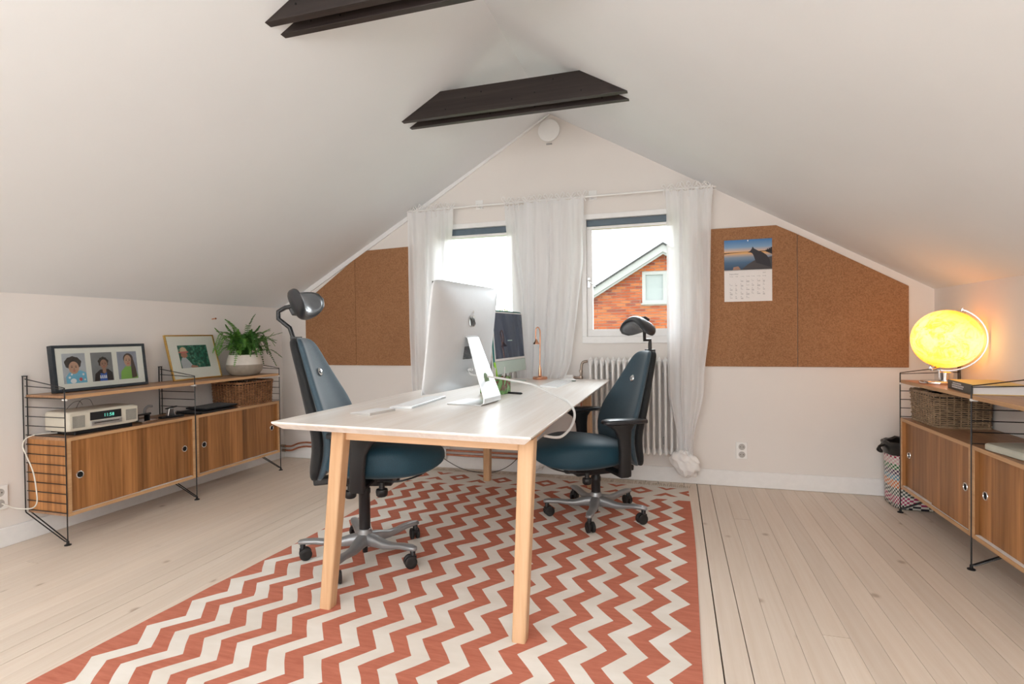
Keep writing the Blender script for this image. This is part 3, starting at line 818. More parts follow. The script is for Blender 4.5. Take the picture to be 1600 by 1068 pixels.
def imac(name_label, loc, rz, tilt, W, H, chin, zc, depth, body, frontm, foot, fd, group):
    # local: screen faces +X; origin on desk under the foot
    t = thing('desktop_computer', name_label, 'computer', loc, rz, group)
    R = RM('Y', -tilt)
    C0 = Vector((foot[0], 0, zc))
    def T(p): return C0 + R @ Vector(p)
    # housing: flat front, bulged back
    bm = BM(); rings = []
    for k, (sx, bul) in enumerate(((1, .002), (1, -.006), (.985, -.010), (.8, -depth * .55), (.55, -depth * .85), (.25, -depth))):
        ring = []
        rr = .012
        for i in range(32):
            a = 2 * pi * (i + .5) / 32
            e = .12 if k < 3 else (.35 if k < 4 else .7)
            cy = abs(cos(a)) ** e * (1 if cos(a) > 0 else -1); cz = abs(sin(a)) ** e * (1 if sin(a) > 0 else -1)
            ring.append(T((bul, cy * W / 2 * sx, cz * H / 2 * sx)))
        rings.append(ring)
    loft(bm, rings)
    obj('housing', bm, body, t, smooth=True)
    bm = BM(); box(bm, T((.003, 0, chin / 2 - .004)), (.004, W - .014, H - chin - .012), R); bez = obj('screen_border', bm, frontm[0], t, bevel=.001)
    bz = .018
    bm = BM(); box(bm, T((.0056, 0, chin / 2)), (.0015, W - 2 * bz, H - chin - 2 * bz), R); obj('display', bm, M_GLOSS, bez)
    bm = BM(); box(bm, T((.003, 0, -H / 2 + chin / 2)), (.004, W - .004, chin), R); obj('chin', bm, frontm[1], t, bevel=.001)
    # L stand with cable hole
    sw = .19 if W > .6 else .14; big = W > .6
    th = .006
    hx = C0.x - (.055 if big else depth * .8)
    top = Vector((hx - .0, 0, zc - .005)); bend = Vector((C0.x - .160 if big else hx - .085, 0, .012))
    path = [top + Vector((.02, 0, .015)), top, top + (bend - top) * .5, bend + Vector((.004, 0, .02)), bend + Vector((.004, 0, 0)), bend + Vector((.02, 0, -.009)), Vector((fd, 0, .003))]
    path = [Vector(p) for p in path]
    bm = BM()
    pr = []
    for i, p in enumerate(path):
        d = (path[min(i + 1, len(path) - 1)] - path[max(i - 1, 0)]).normalized(); n = Vector((d.z, 0, -d.x))
        pr.append((p - n * th / 2, p + n * th / 2))
    def wd(i): return sw * (.58, .60, .80, .97, 1, 1, 1)[i] / 2
    # vertical slab split round the hole
    def ringat(i, y0, y1): return [(pr[i][0].x, y0, pr[i][0].z), (pr[i][0].x, y1, pr[i][0].z), (pr[i][1].x, y1, pr[i][1].z), (pr[i][1].x, y0, pr[i][1].z)]
    loft(bm, [ringat(i, -wd(i), wd(i)) for i in range(len(path))])
    st = obj('stand', bm, M_ALU if body is M_ALUB else frontm[1], t, bevel=.0015)
    return t, T, C0, hx, top, bend
G = 'desktop computers on the desk'
t, T_, C0, hx, top, bend = imac('large silver desktop computer seen from behind, nearest on the desk', (-1.0, 2.485, DZ), pi - radians(7), radians(7), .65, .516, .07, .324, .045,
                          M_ALUB, (M_BLACKP, M_ALUB), (-.0, 0), .04, G)
# back details in the computer's local frame (back = -X side)
def on_back(u, v, off):
    """u to the viewer's right seen from behind (= +Y local), v up; follow the bulge roughly"""
    W, H, dp = .65, .516, .045
    q = max(abs(u) / (W / 2), abs(v) / (H / 2))
    prof = [(0, dp), (.25, dp), (.55, dp * .85), (.8, dp * .55), (.97, .012), (1, .006)]
    for (a, da), (b_, db) in zip(prof, prof[1:]):
        if q <= b_: d = da + (db - da) * (q - a) / (b_ - a); break
    return T_((-d - off, u, v))
bm = BM(); apple(bm, .085, lambda u, v: on_back(-u, v + .09, .002), 0); obj('fruit_logo', bm, M_LOGO, t)
bm = BM()
for r_ in range(9):
    for c_ in range(2):
        p = on_back(.0 + (c_ - .5) * .06, -.045 - r_ * .007, .001); box(bm, p, (.003, .055, .0035))
obj('vent_grille', bm, M_DARKHOLE, t)
bm = BM()
for i, (u, w_, h_) in enumerate(((-.255, .004, .004), (-.235, .022, .006), (-.213, .006, .012), (-.202, .006, .012), (-.191, .006, .012), (-.180, .006, .012), (-.160, .007, .005), (-.146, .012, .014))):
    box(bm, on_back(-u * -1, -.165, .001), (.004, w_, h_))
obj('port_row', bm, M_DARKHOLE, t)
bm = BM(); d_ = (bend - top).normalized(); n_ = Vector((-d_.z, 0, d_.x))
hc = top + (bend - top) * .66
for s in (-1, 1):
    poly(bm, [hc + Vector((0, cos(a) * .026, 0)) + d_ * sin(a) * .034 + n_ * s * .0042 for a in [2 * pi * k / 24 for k in range(24)]])
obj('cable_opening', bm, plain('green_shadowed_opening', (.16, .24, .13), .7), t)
imac('small mint green desktop computer with dark glossy screen, nearer the window', (-1.06, 3.64, DZ), radians(-6), radians(4), .547, .43, .085, .279, .016,
     M_GREEN, (M_WHITE, M_MINT), (-.06, 0), .04, G)

# keyboard trackpad mouse
M_KEY = plain('white_keycap', (.80, .80, .80), .45, var=.01)
def keyboard(label, loc, rz):
    t = thing('keyboard', label, 'keyboard', loc, rz, 'slim keyboards on the desk')
    bm = BM(); L, D = .418, .115
    prism(bm, [(-D / 2, -L / 2, 0), (D / 2, -L / 2, 0), (D / 2, -L / 2, .011), (-D / 2, -L / 2, .004)], (0, L, 0)); obj('keyboard_body', bm, M_ALU, t, bevel=.001)
    bm = BM()
    for r_ in range(6):
        for c_ in range(20):
            xx = -D / 2 + .012 + r_ * .0182; yy = -L / 2 + .012 + c_ * .0208
            zz = .004 + (xx + D / 2) / D * .007
            box(bm, (xx, yy, zz + .001), (.0155, .0175, .0022))
    obj('keys', bm, M_KEY, t)['kind'] = 'stuff'
keyboard('white keyboard in front of the silver computer, nearest chair side', (-1.215, 2.43, DZ), radians(2))
keyboard('white keyboard in front of the mint green computer', (-.745, 3.48, DZ), pi + radians(-2))
t = thing('trackpad', 'flat white trackpad near the left front corner of the desk', 'trackpad', (-1.265, 2.085, DZ), radians(-12))
bm = BM(); prism(bm, [(-.057, -.08, 0), (.057, -.08, 0), (.057, -.08, .0105), (-.057, -.08, .005)], (0, .16, 0)); obj('trackpad_body', bm, M_ALU, t, bevel=.001)
bm = BM(); prism(bm, [(-.056, -.079, .0052), (.056, -.079, .0107), (.056, -.079, .0117), (-.056, -.079, .0062)], (0, .158, 0)); obj('touch_surface', bm, M_KEY, t)
t = thing('computer_mouse', 'white mouse with dark green base by the far right desk corner', 'mouse', (-.715, 3.72, DZ), 0)
bm = BM(); loft(bm, [[(x_ * cos(2 * pi * k / 20), x_ * .52 * sin(2 * pi * k / 20), z) for k in range(20)] for x_, z in ((.050, 0), (.056, .003), (.055, .007))]); obj('mouse_base', bm, plain('green_mouse_base', (.08, .16, .14), .35), t, smooth=True)
bm = BM(); loft(bm, [[(x_ * cos(2 * pi * k / 20), x_ * .52 * sin(2 * pi * k / 20), z) for k in range(20)] for x_, z in ((.055, .007), (.050, .013), (.038, .018), (.018, .021), (.002, .0218))]); obj('mouse_shell', bm, M_KEY, t, smooth=True)

# power cord of the near computer
t = thing('power_cord', 'light grey cord from the silver computer over the right desk edge', 'cable', (-.9, 2.6, DZ))
def W_(p): return (p[0] + .9, p[1] - 2.6, p[2] - DZ)
bm = BM(); tube(bm, smooth_path([W_(p) for p in ((-.975, 2.50, .905), (-.955, 2.475, .89), (-.90, 2.475, .882), (-.85, 2.50, .875), (-.76, 2.55, .855), (-.66, 2.55, .835), (-.56, 2.50, .80), (-.47, 2.42, .775), (-.427, 2.36, .735), (-.425, 2.27, .69), (-.45, 2.16, .665), (-.50, 2.09, .68))], 8), .0055, 8)
obj('cord', bm, plain('light_grey_cord', (.62, .62, .61), .45), t, smooth=True)
bm = BM(); lathe(bm, [(.008, 0), (.011, .004), (.011, .018), (.006, .024)], 16, W_((-.982, 2.503, .906)), RM('Y', radians(75))); obj('plug', bm, MATS['light_grey_cord'], t, smooth=True)

# pen pot
def mk_leafprint():
    m, nt, b = new_mat('leaf_print_glass')
    f = noise_tex(nt, coords(nt), 28, 2, .5, .8)
    c = ramp(nt, f, [(.40, (.13, .06, .035)), (.46, (.25, .12, .08)), (.49, (.05, .10, .04)), (.54, (.13, .28, .09)), (.62, (.20, .38, .14))])
    nt.links.new(c, b.inputs['Base Color']); b.inputs['Roughness'].default_value = .15
    return m
t = thing('pencil_pot', 'square pencil pot with leaf print behind the silver computer stand', 'pencil pot', (-.975, 2.90, DZ), radians(-12))
bm = BM(); hw, hd, hh = .072, .045, .095
for c_, s_ in (((0, -hd, hh / 2 + .002), (2 * hw, .004, hh)), ((0, hd, hh / 2 + .002), (2 * hw, .004, hh)), ((-hw, 0, hh / 2 + .002), (.004, 2 * hd, hh)), ((hw, 0, hh / 2 + .002), (.004, 2 * hd, hh)), ((0, 0, .004), (2 * hw, 2 * hd, .008))): box(bm, c_, s_)
obj('pot', bm, mk_leafprint(), t, bevel=.001)
pens = [('green highlighter pen standing in the pencil pot', (.30, .62, .02), .025, .01, .165, .006), ('dark grey pen leaning left in the pencil pot', (.06, .09, .10), -.045, .0, .15, .004),
        ('pale grey pencil, leftmost upright one in the pot', (.6, .6, .58), -.012, .015, .14, .004), ('pale pencil beside the highlighter, to its left', (.66, .64, .60), .004, -.01, .135, .004), ('pale pencil right of the green highlighter', (.6, .6, .6), .048, .0, .14, .004)]
for i, (lb, c_, dx, dy, L, r_) in enumerate(pens):
    g = thing('pen' if 'pen ' in lb else 'pencil', lb, 'pen' if 'pen ' in lb else 'pencil', (-.975 + dx * .98, 2.90 + dy - dx * .2, DZ + .009), 0, 'pens in the pencil pot')
    bm = BM(); lean = (-.025, .012, 0.0, .0, .012)[i] if i != 1 else -.02
    tube(bm, [(0, 0, 0), (lean, 0, L * .85), (lean * 1.15, 0, L)], r_, 8, rs=[r_, r_, r_ * .9]); obj('barrel', bm, plain('pen_colour_%s' % 'abcde'[i], c_, .35), g, smooth=True)
t = thing('pen', 'black pen lying on the desk right of the pencil pot', 'pen', (-.875, 2.895, DZ + .0055), radians(-18))
bm = BM(); tube(bm, [(-.068, 0, 0), (-.066, 0, 0), (0, 0, 0), (.06, 0, 0), (.068, 0, 0)], .0055, 10, rs=[.003, .0055, .0055, .0055, .0035]); obj('barrel', bm, M_BLACKP, t, smooth=True)
bm = BM(); box(bm, (-.045, 0, .0065), (.035, .004, .002)); obj('pocket_clip', bm, M_BLACKP, t)

# copper gooseneck lamp
t = thing('desk_lamp', 'small copper gooseneck lamp at the window end of the desk', 'lamp', (-.945, 3.835, DZ))
bm = BM(); lathe(bm, [(.052, 0), (.054, .003), (.054, .016), (.050, .020), (.014, .022), (.011, .03)], 32); obj('lamp_base', bm, M_COPPER, t, smooth=True)
bm = BM(); tube(bm, smooth_path([(0, 0, .02), (0, 0, .08), (.001, 0, .16), (.004, 0, .30), (.004, -.005, .355), (-.008, -.012, .378), (-.022, -.018, .365), (-.024, -.02, .32), (-.022, -.02, .285)], 6), .0045, 10, rs=None); obj('gooseneck', bm, M_COPPER, t, smooth=True)
bm = BM(); lathe(bm, [(.006, .03), (.009, .022), (.013, .012), (.022, .0), (.023, -.006), (.0, -.002)], 20, (-.020, -.02, .262)); obj('lamp_head', bm, M_COPPER, t, smooth=True)
bm = BM(); lathe(bm, [(.012, .02), (.011, .06), (.006, .10)], 16, (0, 0, 0)); obj('stem_sleeve', bm, M_COPPER, t, smooth=True)

# ------------------------------------------------------------------ office chairs
def se(n, e, hw, hh, k0=0):
    return [((abs(cos(a)) ** e) * (1 if cos(a) >= 0 else -1) * hw, (abs(sin(a)) ** e) * (1 if sin(a) >= 0 else -1) * hh) for a in [2 * pi * (i + .5) / n for i in range(n)]]
def chair(label, loc, rz, dz, base_rot, head, off=0, lean=0, ax_=0, az_=0):
    """local +X is where the sitter looks; dz raises seat and all above it"""
    t = thing('office_chair', label, 'chair', loc, rz, 'office chairs at the desk')
    # star base
    hub = BM(); lathe(hub, [(.030, .055), (.037, .062), (.038, .09), (.034, .12), (.030, .135), (.026, .137)], 24); obj('hub', hub, M_SILVER, t, smooth=True)
    for k in range(5):
        a = radians(base_rot + 72 * k) - rz
        d = Vector((cos(a), sin(a), 0)); s = Vector((-sin(a), cos(a), 0))
        bm = BM(); rings = []
        for r_, z, w, h in ((.02, .085, .030, .032), (.07, .083, .028, .026), (.13, .075, .024, .018), (.18, .080, .022, .014), (.23, .088, .022, .013), (.28, .090, .022, .012), (.306, .088, .016, .010), (.313, .087, .006, .006)):
            rings.append([d * r_ + s * u + Vector((0, 0, z + v)) for u, v in se(12, .7, w, h)])
        loft(bm, rings); obj('base_arm', bm, M_SILVER, t, smooth=True)
        # caster
        cz = d * .292
        ca = a + (.9, -1.9, 2.3, .3, -2.6)[k]
        c = BM(); lathe(c, [(.011, .045), (.013, .075), (.011, .078)], 12, cz); box(c, cz + Vector((0, 0, .048)), (.03, .024, .016), RM('Z', ca))
        co = obj('caster', c, M_BLACKP, t, smooth=True)
        coff = Vector((cos(ca), sin(ca), 0)) * -.012
        for q in (-1, 1):
            c = BM(); lathe(c, [(.006, -.009), (.024, -.009), (.0285, -.005), (.029, .0), (.0285, .006), (.022, .009), (.012, .0095), (.0, .007)], 24, cz + coff + Vector((-sin(ca), cos(ca), 0)) * q * .0145 + Vector((0, 0, .0295)), RM('Z', ca) @ RM('X', -q * pi / 2)); obj('wheel', c, M_RUBBER, co, smooth=True)
    bm = BM(); lathe(bm, [(.027, .135), (.027, .20 + dz), (.030, .205 + dz), (.030, .225 + dz), (.026, .23 + dz), (.022, .27 + dz)], 24); obj('gas_column', bm, M_BLACKP, t, smooth=True)
    bm = BM(); lathe(bm, [(.013, .02), (.013, .06)], 12); obj('column_end', bm, M_BLACKP, t)
    Z = Vector((0, 0, dz))
    # mechanism
    bm = BM(); box(bm, Z + Vector((.03, 0, .278)), (.24, .13, .05), None, (1.1, 1.25)); box(bm, Z + Vector((-.14, 0, .275)), (.20, .07, .035), RM('Y', radians(-6))); obj('tilt_mechanism', bm, M_BLACKP, t, bevel=.008)
    for x_, y_ in ((.12, -.13), (-.02, -.15), (.12, .13)):
        bm = BM(); lathe(bm, [(.012, .03), (.014, .0), (.026, -.002), (.028, -.012), (.026, -.03), (.020, -.036)], 20, Z + Vector((x_, y_, .262))); obj('adjuster_knob', bm, M_BLACKP, t, smooth=True)
    bm = BM(); tube(bm, smooth_path([Z + Vector(p) for p in ((.10, -.13, .30), (.2, -.15, .30), (.29, -.10, .315), (.31, 0, .318), (.29, .10, .315), (.2, .15, .30), (.1, .13, .3))], 5), .0045, 8); obj('lever_loop', bm, M_BLACKP, t, smooth=True)
    # seat: saddle front, waterfall edge
    bm = BM(); rings = []
    secs = [(-.155, .13, .405, .010), (-.15, .165, .405, .032), (-.12, .195, .40, .048), (-.05, .222, .398, .058), (.04, .238, .402, .068), (.13, .240, .408, .074), (.21, .228, .410, .072), (.28, .198, .408, .062), (.335, .145, .405, .046), (.375, .090, .408, .028), (.398, .03, .412, .010)]
    for u, hw_, zc_, hh_ in [(a, b, c - .012, d * 1.22) for a, b, c, d in secs]:
        ring = []
        for a_, b_ in se(32, .62, hw_, hh_):
            v = a_ / max(hw_, 1e-4)
            zz = zc_ + b_ + .010 * v * v * (1 if b_ > 0 else 0) - (.014 * (u / .385) ** 2 * v * v if u > 0 else 0) * 2
            ring.append(Z + Vector((u, a_, zz)))
        rings.append(ring)
    loft(bm, rings)
    seat = obj('seat', bm, M_TEAL, t, smooth=True, auto=False, sub=1)
    # backrest: tall, narrowing towards the top and leaning back
    def backsec(front):
        out = []
        for z, uc, hw_, th in ((.300, -.215, .150, .022), (.315, -.205, .178, .034), (.36, -.190, .195, .040), (.44, -.172, .205, .042), (.52, -.170, .215, .044), (.60, -.190, .217, .042), (.66, -.210, .205, .040), (.74, -.238, .170, .036), (.82, -.265, .135, .034), (.89, -.288, .108, .033), (.935, -.303, .090, .031), (.958, -.311, .068, .026), (.966, -.314, .04, .014)):
            out.append((z, uc - off - lean * max(0, (z - .5) / .47), hw_, th * (1.22 if z > .33 else 1)))
        return out
    def back_ring(z, uc, hw_, th, f0, f1, grow):
        """f0..f1 slice of thickness (0 rear, 1 front)"""
        ring = []
        for a_, b_ in se(28, .55, hw_ + grow, (f1 - f0) * th):
            v = a_ / hw_
            ring.append(Z + Vector((uc + (f0 + f1 - 1) * th + b_ + .045 * v * v * min(1, hw_ / .2), a_, z)))
        return ring
    bm = BM(); loft(bm, [back_ring(z, uc, h_, th, 0, .62, 0) for z, uc, h_, th in backsec(0)]); obj('backrest_shell', bm, M_CHBLK, t, smooth=True, auto=False, sub=1)
    bm = BM(); loft(bm, [back_ring(z, uc, h_ * .985, th, .5, 1.0, -.002) for z, uc, h_, th in backsec(1)]); bo = obj('backrest', bm, M_SLATE, t, smooth=True, auto=False, sub=1)
    bm = BM(); lathe(bm, [(.020, -.012), (.021, .0), (.017, .005), (.008, .008), (0, .009)], 20, Z + Vector((-.206 - off - lean * .62, 0, .80)) , RM('Y', radians(73))); obj('tufting_button', bm, M_CHROME, bo, smooth=True)
    # armrests
    for s in (-1, 1):
        y_ = s * .27
        bm = BM(); rings = []
        for z, uc, hu, hv in ((.285, -.03, .034, .018), (.30, -.03, .035, .020), (.42, -.025, .033, .020), (.50, -.02, .037, .020), (.545, -.01, .052, .022), (.575, .0, .085, .024)):
            rings.append([Z + Vector((uc + ax_ - off * .7 + a_, y_ - s * .012 * (1 if z < .4 else 0) + b_, z + (az_ if z > .35 else 0))) for a_, b_ in se(16, .5, hu, hv)])
        loft(bm, rings); arm = obj('armrest_post', bm, M_BLACKP, t, smooth=True)
        bm = BM(); box(bm, Z + Vector((-.03 + ax_ - off * .7, y_ * .62, .287)), (.05, .19, .02)); obj('post_bracket', bm, M_BLACKP, arm, bevel=.004)
        bm = BM(); rings = []
        for u, hv, hz, zc in ((-.155, .02, .006, .588), (-.150, .032, .012, .588), (-.08, .040, .014, .590), (.0, .042, .015, .592), (.07, .042, .015, .593), (.100, .034, .012, .592), (.112, .018, .006, .591)):
            rings.append([Z + Vector((u + ax_ - off * .7, y_ + a_, zc + az_ + b_)) for a_, b_ in se(16, .55, hv, hz)])
        loft(bm, rings); obj('armrest_pad', bm, M_LEATH, t, smooth=True, auto=False)
    # headrest and its cranked stem
    bm = BM(); B0 = Vector((-.322 - off - lean, 0, .945))
    st = head['stem']
    tube(bm, [Z + B0 + Vector((p[0], 0, p[1])) for p in st], .011, 12); box(bm, Z + B0 + Vector((-.0, 0, .02)), (.03, .07, .014)); obj('headrest_stem', bm, M_BLACKP, t, smooth=True)
    hc_ = Z + B0 + Vector((head['c'][0], 0, head['c'][1])); R = RM('Y', head['tilt'])
    bm = BM(); rings = []
    for i in range(17):
        v = -1 + 2 * i / 16
        wv = .15 * v
        sc_ = (1 - abs(v) ** 3.2) ** .5 if abs(v) < 1 else .05
        sc_ = max(sc_, .06)
        # gull-wing: pad curves forward and dips in the middle
        cx = .075 * v * v; cz = .012 * (v * v)
        rings.append([hc_ + R @ Vector((cx + a_, wv, cz + b_)) for a_, b_ in se(20, .75, .030 * sc_, .072 * sc_)])
    loft(bm, rings); hp = obj('headrest', bm, M_LEATH, t, smooth=True, auto=False)
    bm = BM(); rings = []
    for i in range(13):
        v = -.86 + 1.72 * i / 12
        sc_ = max((1 - abs(v / .9) ** 3) ** .5, .05)
        rings.append([hc_ + R @ Vector((.075 * v * v + .010 + a_, .15 * v, .012 * v * v + b_)) for a_, b_ in se(20, .75, .024 * sc_, .064 * sc_)])
    loft(bm, rings); obj('headrest_face', bm, M_LEATHG, hp, smooth=True, auto=False)
    bm = BM(); box(bm, hc_ + R @ Vector((-.03, 0, -.01)), (.035, .05, .04), R); obj('pivot_block', bm, M_BLACKP, hp, bevel=.006)
    return t
chair('blue office chair on the left side of the desk, partly behind a desk leg', (-1.462, 2.318, .007), radians(16), .105, -11,
      dict(stem=[(0, -.02), (-.03, .07), (-.085, .115), (-.085, .15), (-.05, .17), (-.01, .175)], c=(.020, .175), tilt=radians(-26)), ax_=.075, az_=-.05)
chair('blue office chair with open side to the camera, right of the desk before the radiator', (-.457, 3.207, .007), pi + radians(35), .0, -17,
      dict(stem=[(0, -.01), (.0, .06), (.0, .085), (.038, .085), (.038, .16)], c=(.060, .185), tilt=radians(62)), off=.025, lean=.03)

# ------------------------------------------------------------------ shelving system
S = .8038
def ladder(label, xw, xf, y, group):
    """xw wall side x, xf front x"""
    sg = 1 if xf > xw else -1
    t = thing('shelf_ladder', label, 'shelf ladder', (xf, y, 0), 0, group)
    xb = xw + sg * .014 - xf
    r = .0032
    bm = BM()
    for dy in (-.010, .010):
        tube(bm, [(xb, dy, .885), (xb, dy, .16), (xb + sg * .004, dy, .152), (-sg * .012, dy * .6, .022), (0, 0, .02)], r, 6)
    tube(bm, [(0, 0, .01), (0, 0, .828)], r, 6)
    obj('side_wires', bm, M_BLK, t, smooth=True)
    bm = BM()
    tube(bm, [(xb, 0, .872), (0, 0, .828)], r * .85, 6)
    for k in range(14):
        z = .822 - k * .0504 - (.0 if k else 0)
        if z < .16: break
        tube(bm, [(xb, 0, z + (.012 if k == 0 else 0)), (0, 0, z)], r * .8, 6)
    obj('rung_wires', bm, M_BLK, t, smooth=True)
    bm = BM(); lathe(bm, [(.016, 0), (.016, .004), (.007, .008), (.006, .022)], 14); tube(bm, [(xb, 0, .885), (xb, 0, .89)], .013, 10)
    obj('foot', bm, M_BLK, t, smooth=True)
    return t
def cabinet(label, side, y0, group):
    """side -1 left wall, +1 right wall; y0 near end"""
    xf = -3.072 if side < 0 else 1.272
    sg = 1 if side < 0 else -1          # direction from wall to room
    D, Wc, Hc = .300, S - .012, .415
    t = thing('sliding_door_cabinet', label, 'cabinet', (xf - sg * .15, y0 + S / 2, .148), 0, group)
    th = .016
    for nm, c_, s_, m_ in (('top_panel', (0, 0, Hc - th / 2), (D, Wc, th), M_WALH), ('bottom_panel', (0, 0, th / 2), (D, Wc, th), M_WALH),
                           ('side_panel', (0, -Wc / 2 + th / 2, Hc / 2), (D, th, Hc - 2 * th), M_WAL), ('side_panel', (0, Wc / 2 - th / 2, Hc / 2), (D, th, Hc - 2 * th), M_WAL),
                           ('back_panel', (-sg * (D / 2 - .006), 0, Hc / 2), (.006, Wc - 2 * th, Hc - 2 * th), M_WAL)):
        bm = BM(); box(bm, c_, s_); obj(nm, bm, m_, t)
    bm = BM(); xe = sg * (D / 2 + .001)
    for c_, s_ in (((xe, 0, Hc - .009), (.003, Wc, .018)), ((xe, 0, .009), (.003, Wc, .018)), ((xe, -Wc / 2 + .009, Hc / 2), (.003, .018, Hc - .036)), ((xe, Wc / 2 - .009, Hc / 2), (.003, .018, Hc - .036))): box(bm, c_, s_)
    obj('front_edging', bm, M_EDGE, t)
    bm = BM()
    for z in (.0175, Hc - .0175):
        box(bm, (sg * (D / 2 - .014), 0, z), (.022, Wc - .036, .003))
    obj('sliding_track', bm, M_WHITE, t)
    iw = Wc - .036
    for q in (-1, 1):
        front = (q < 0) if side < 0 else (q < 0)
        xd = sg * (D / 2 - (.010 if front else .022))
        dw = iw / 2 + .012
        yc = q * (iw / 2 - dw / 2)
        bm = BM(); box(bm, (0, 0, 0), (.008, dw, Hc - .040)); dr = obj('sliding_door', bm, M_WAL, t, loc=(xd, yc, Hc / 2))
        hy = q * (dw / 2 - .047)
        bm = BM(); tube(bm, [(sg * .0045, hy + .0175 * cos(a), .0175 * sin(a)) for a in [2 * pi * k / 24 for k in range(24)]], .0032, 8, closed=True); hd_ = obj('finger_pull', bm, M_CHROME, dr, smooth=True)
        bm = BM(); poly(bm, [(sg * .0047, hy + .0165 * cos(a), .0165 * sin(a)) for a in [2 * pi * k / 24 for k in range(24)]]); obj('pull_hole', bm, M_DARKHOLE, dr)
    return t
def shelf(label, side, y0, group):
    xf = -3.072 if side < 0 else 1.272
    sg = 1 if side < 0 else -1
    bm = BM(); box(bm, (0, 0, 0), (.30, S - .010, .018)); o = obj('shelf_board', bm, M_WALH, bevel=.001)
    o.location = (xf - sg * .15, y0 + S / 2, .777)
    for c_ in (-1, 1):
        b2 = BM(); tube(b2, [(sg * .13, c_ * (S / 2 - .004), -.012), (sg * .155, c_ * (S / 2 - .004), -.012)], .006, 8); obj('shelf_clip', b2, M_WHITE, o, smooth=True)
    b2 = BM(); box(b2, (sg * .1507, 0, 0), (.0015, S - .010, .018)); obj('front_edging', b2, M_EDGE, o)
    return tag(o, label, 'shelf', group)
YL0 = 2.0425
ladder('black wire ladder at the near end of the left shelving, by the radio', XL, -3.07, YL0 - .002, 'left shelving ladders')
ladder('black wire ladder in the middle of the left shelving', XL, -3.07, YL0 + S - .001, 'left shelving ladders')
ladder('black wire ladder at the corner end of the left shelving, behind the fern', XL, -3.07, YL0 + 2 * S, 'left shelving ladders')
cabinet('walnut sliding door cabinet under the radio', -1, YL0, 'left walnut cabinets')
cabinet('walnut sliding door cabinet under the left wicker basket', -1, YL0 + S, 'left walnut cabinets')
shelf('walnut shelf board carrying the triple portrait frame', -1, YL0, 'left upper shelf boards')
shelf('walnut shelf board carrying the potted fern', -1, YL0 + S, 'left upper shelf boards')
YR0 = 3.720
ladder('black wire ladder at the corner end of the right shelving, by the laundry bin', XR, 1.27, YR0, 'right shelving ladders')
ladder('black wire ladder between the two right cabinets', XR, 1.27, YR0 - S, 'right shelving ladders')
cabinet('walnut sliding door cabinet below the right wicker basket', 1, YR0 - S, 'right walnut cabinets')
cabinet('walnut sliding door cabinet cut off by the right photo edge', 1, YR0 - 2 * S, 'right walnut cabinets')
shelf('walnut shelf board under the lit globe', 1, YR0 - S, 'right upper shelf boards')
shelf('walnut shelf board cut off by the right photo edge', 1, YR0 - 2 * S, 'right upper shelf boards')

# ------------------------------------------------------------------ things on the left shelving
ZS = .786; ZC = .563
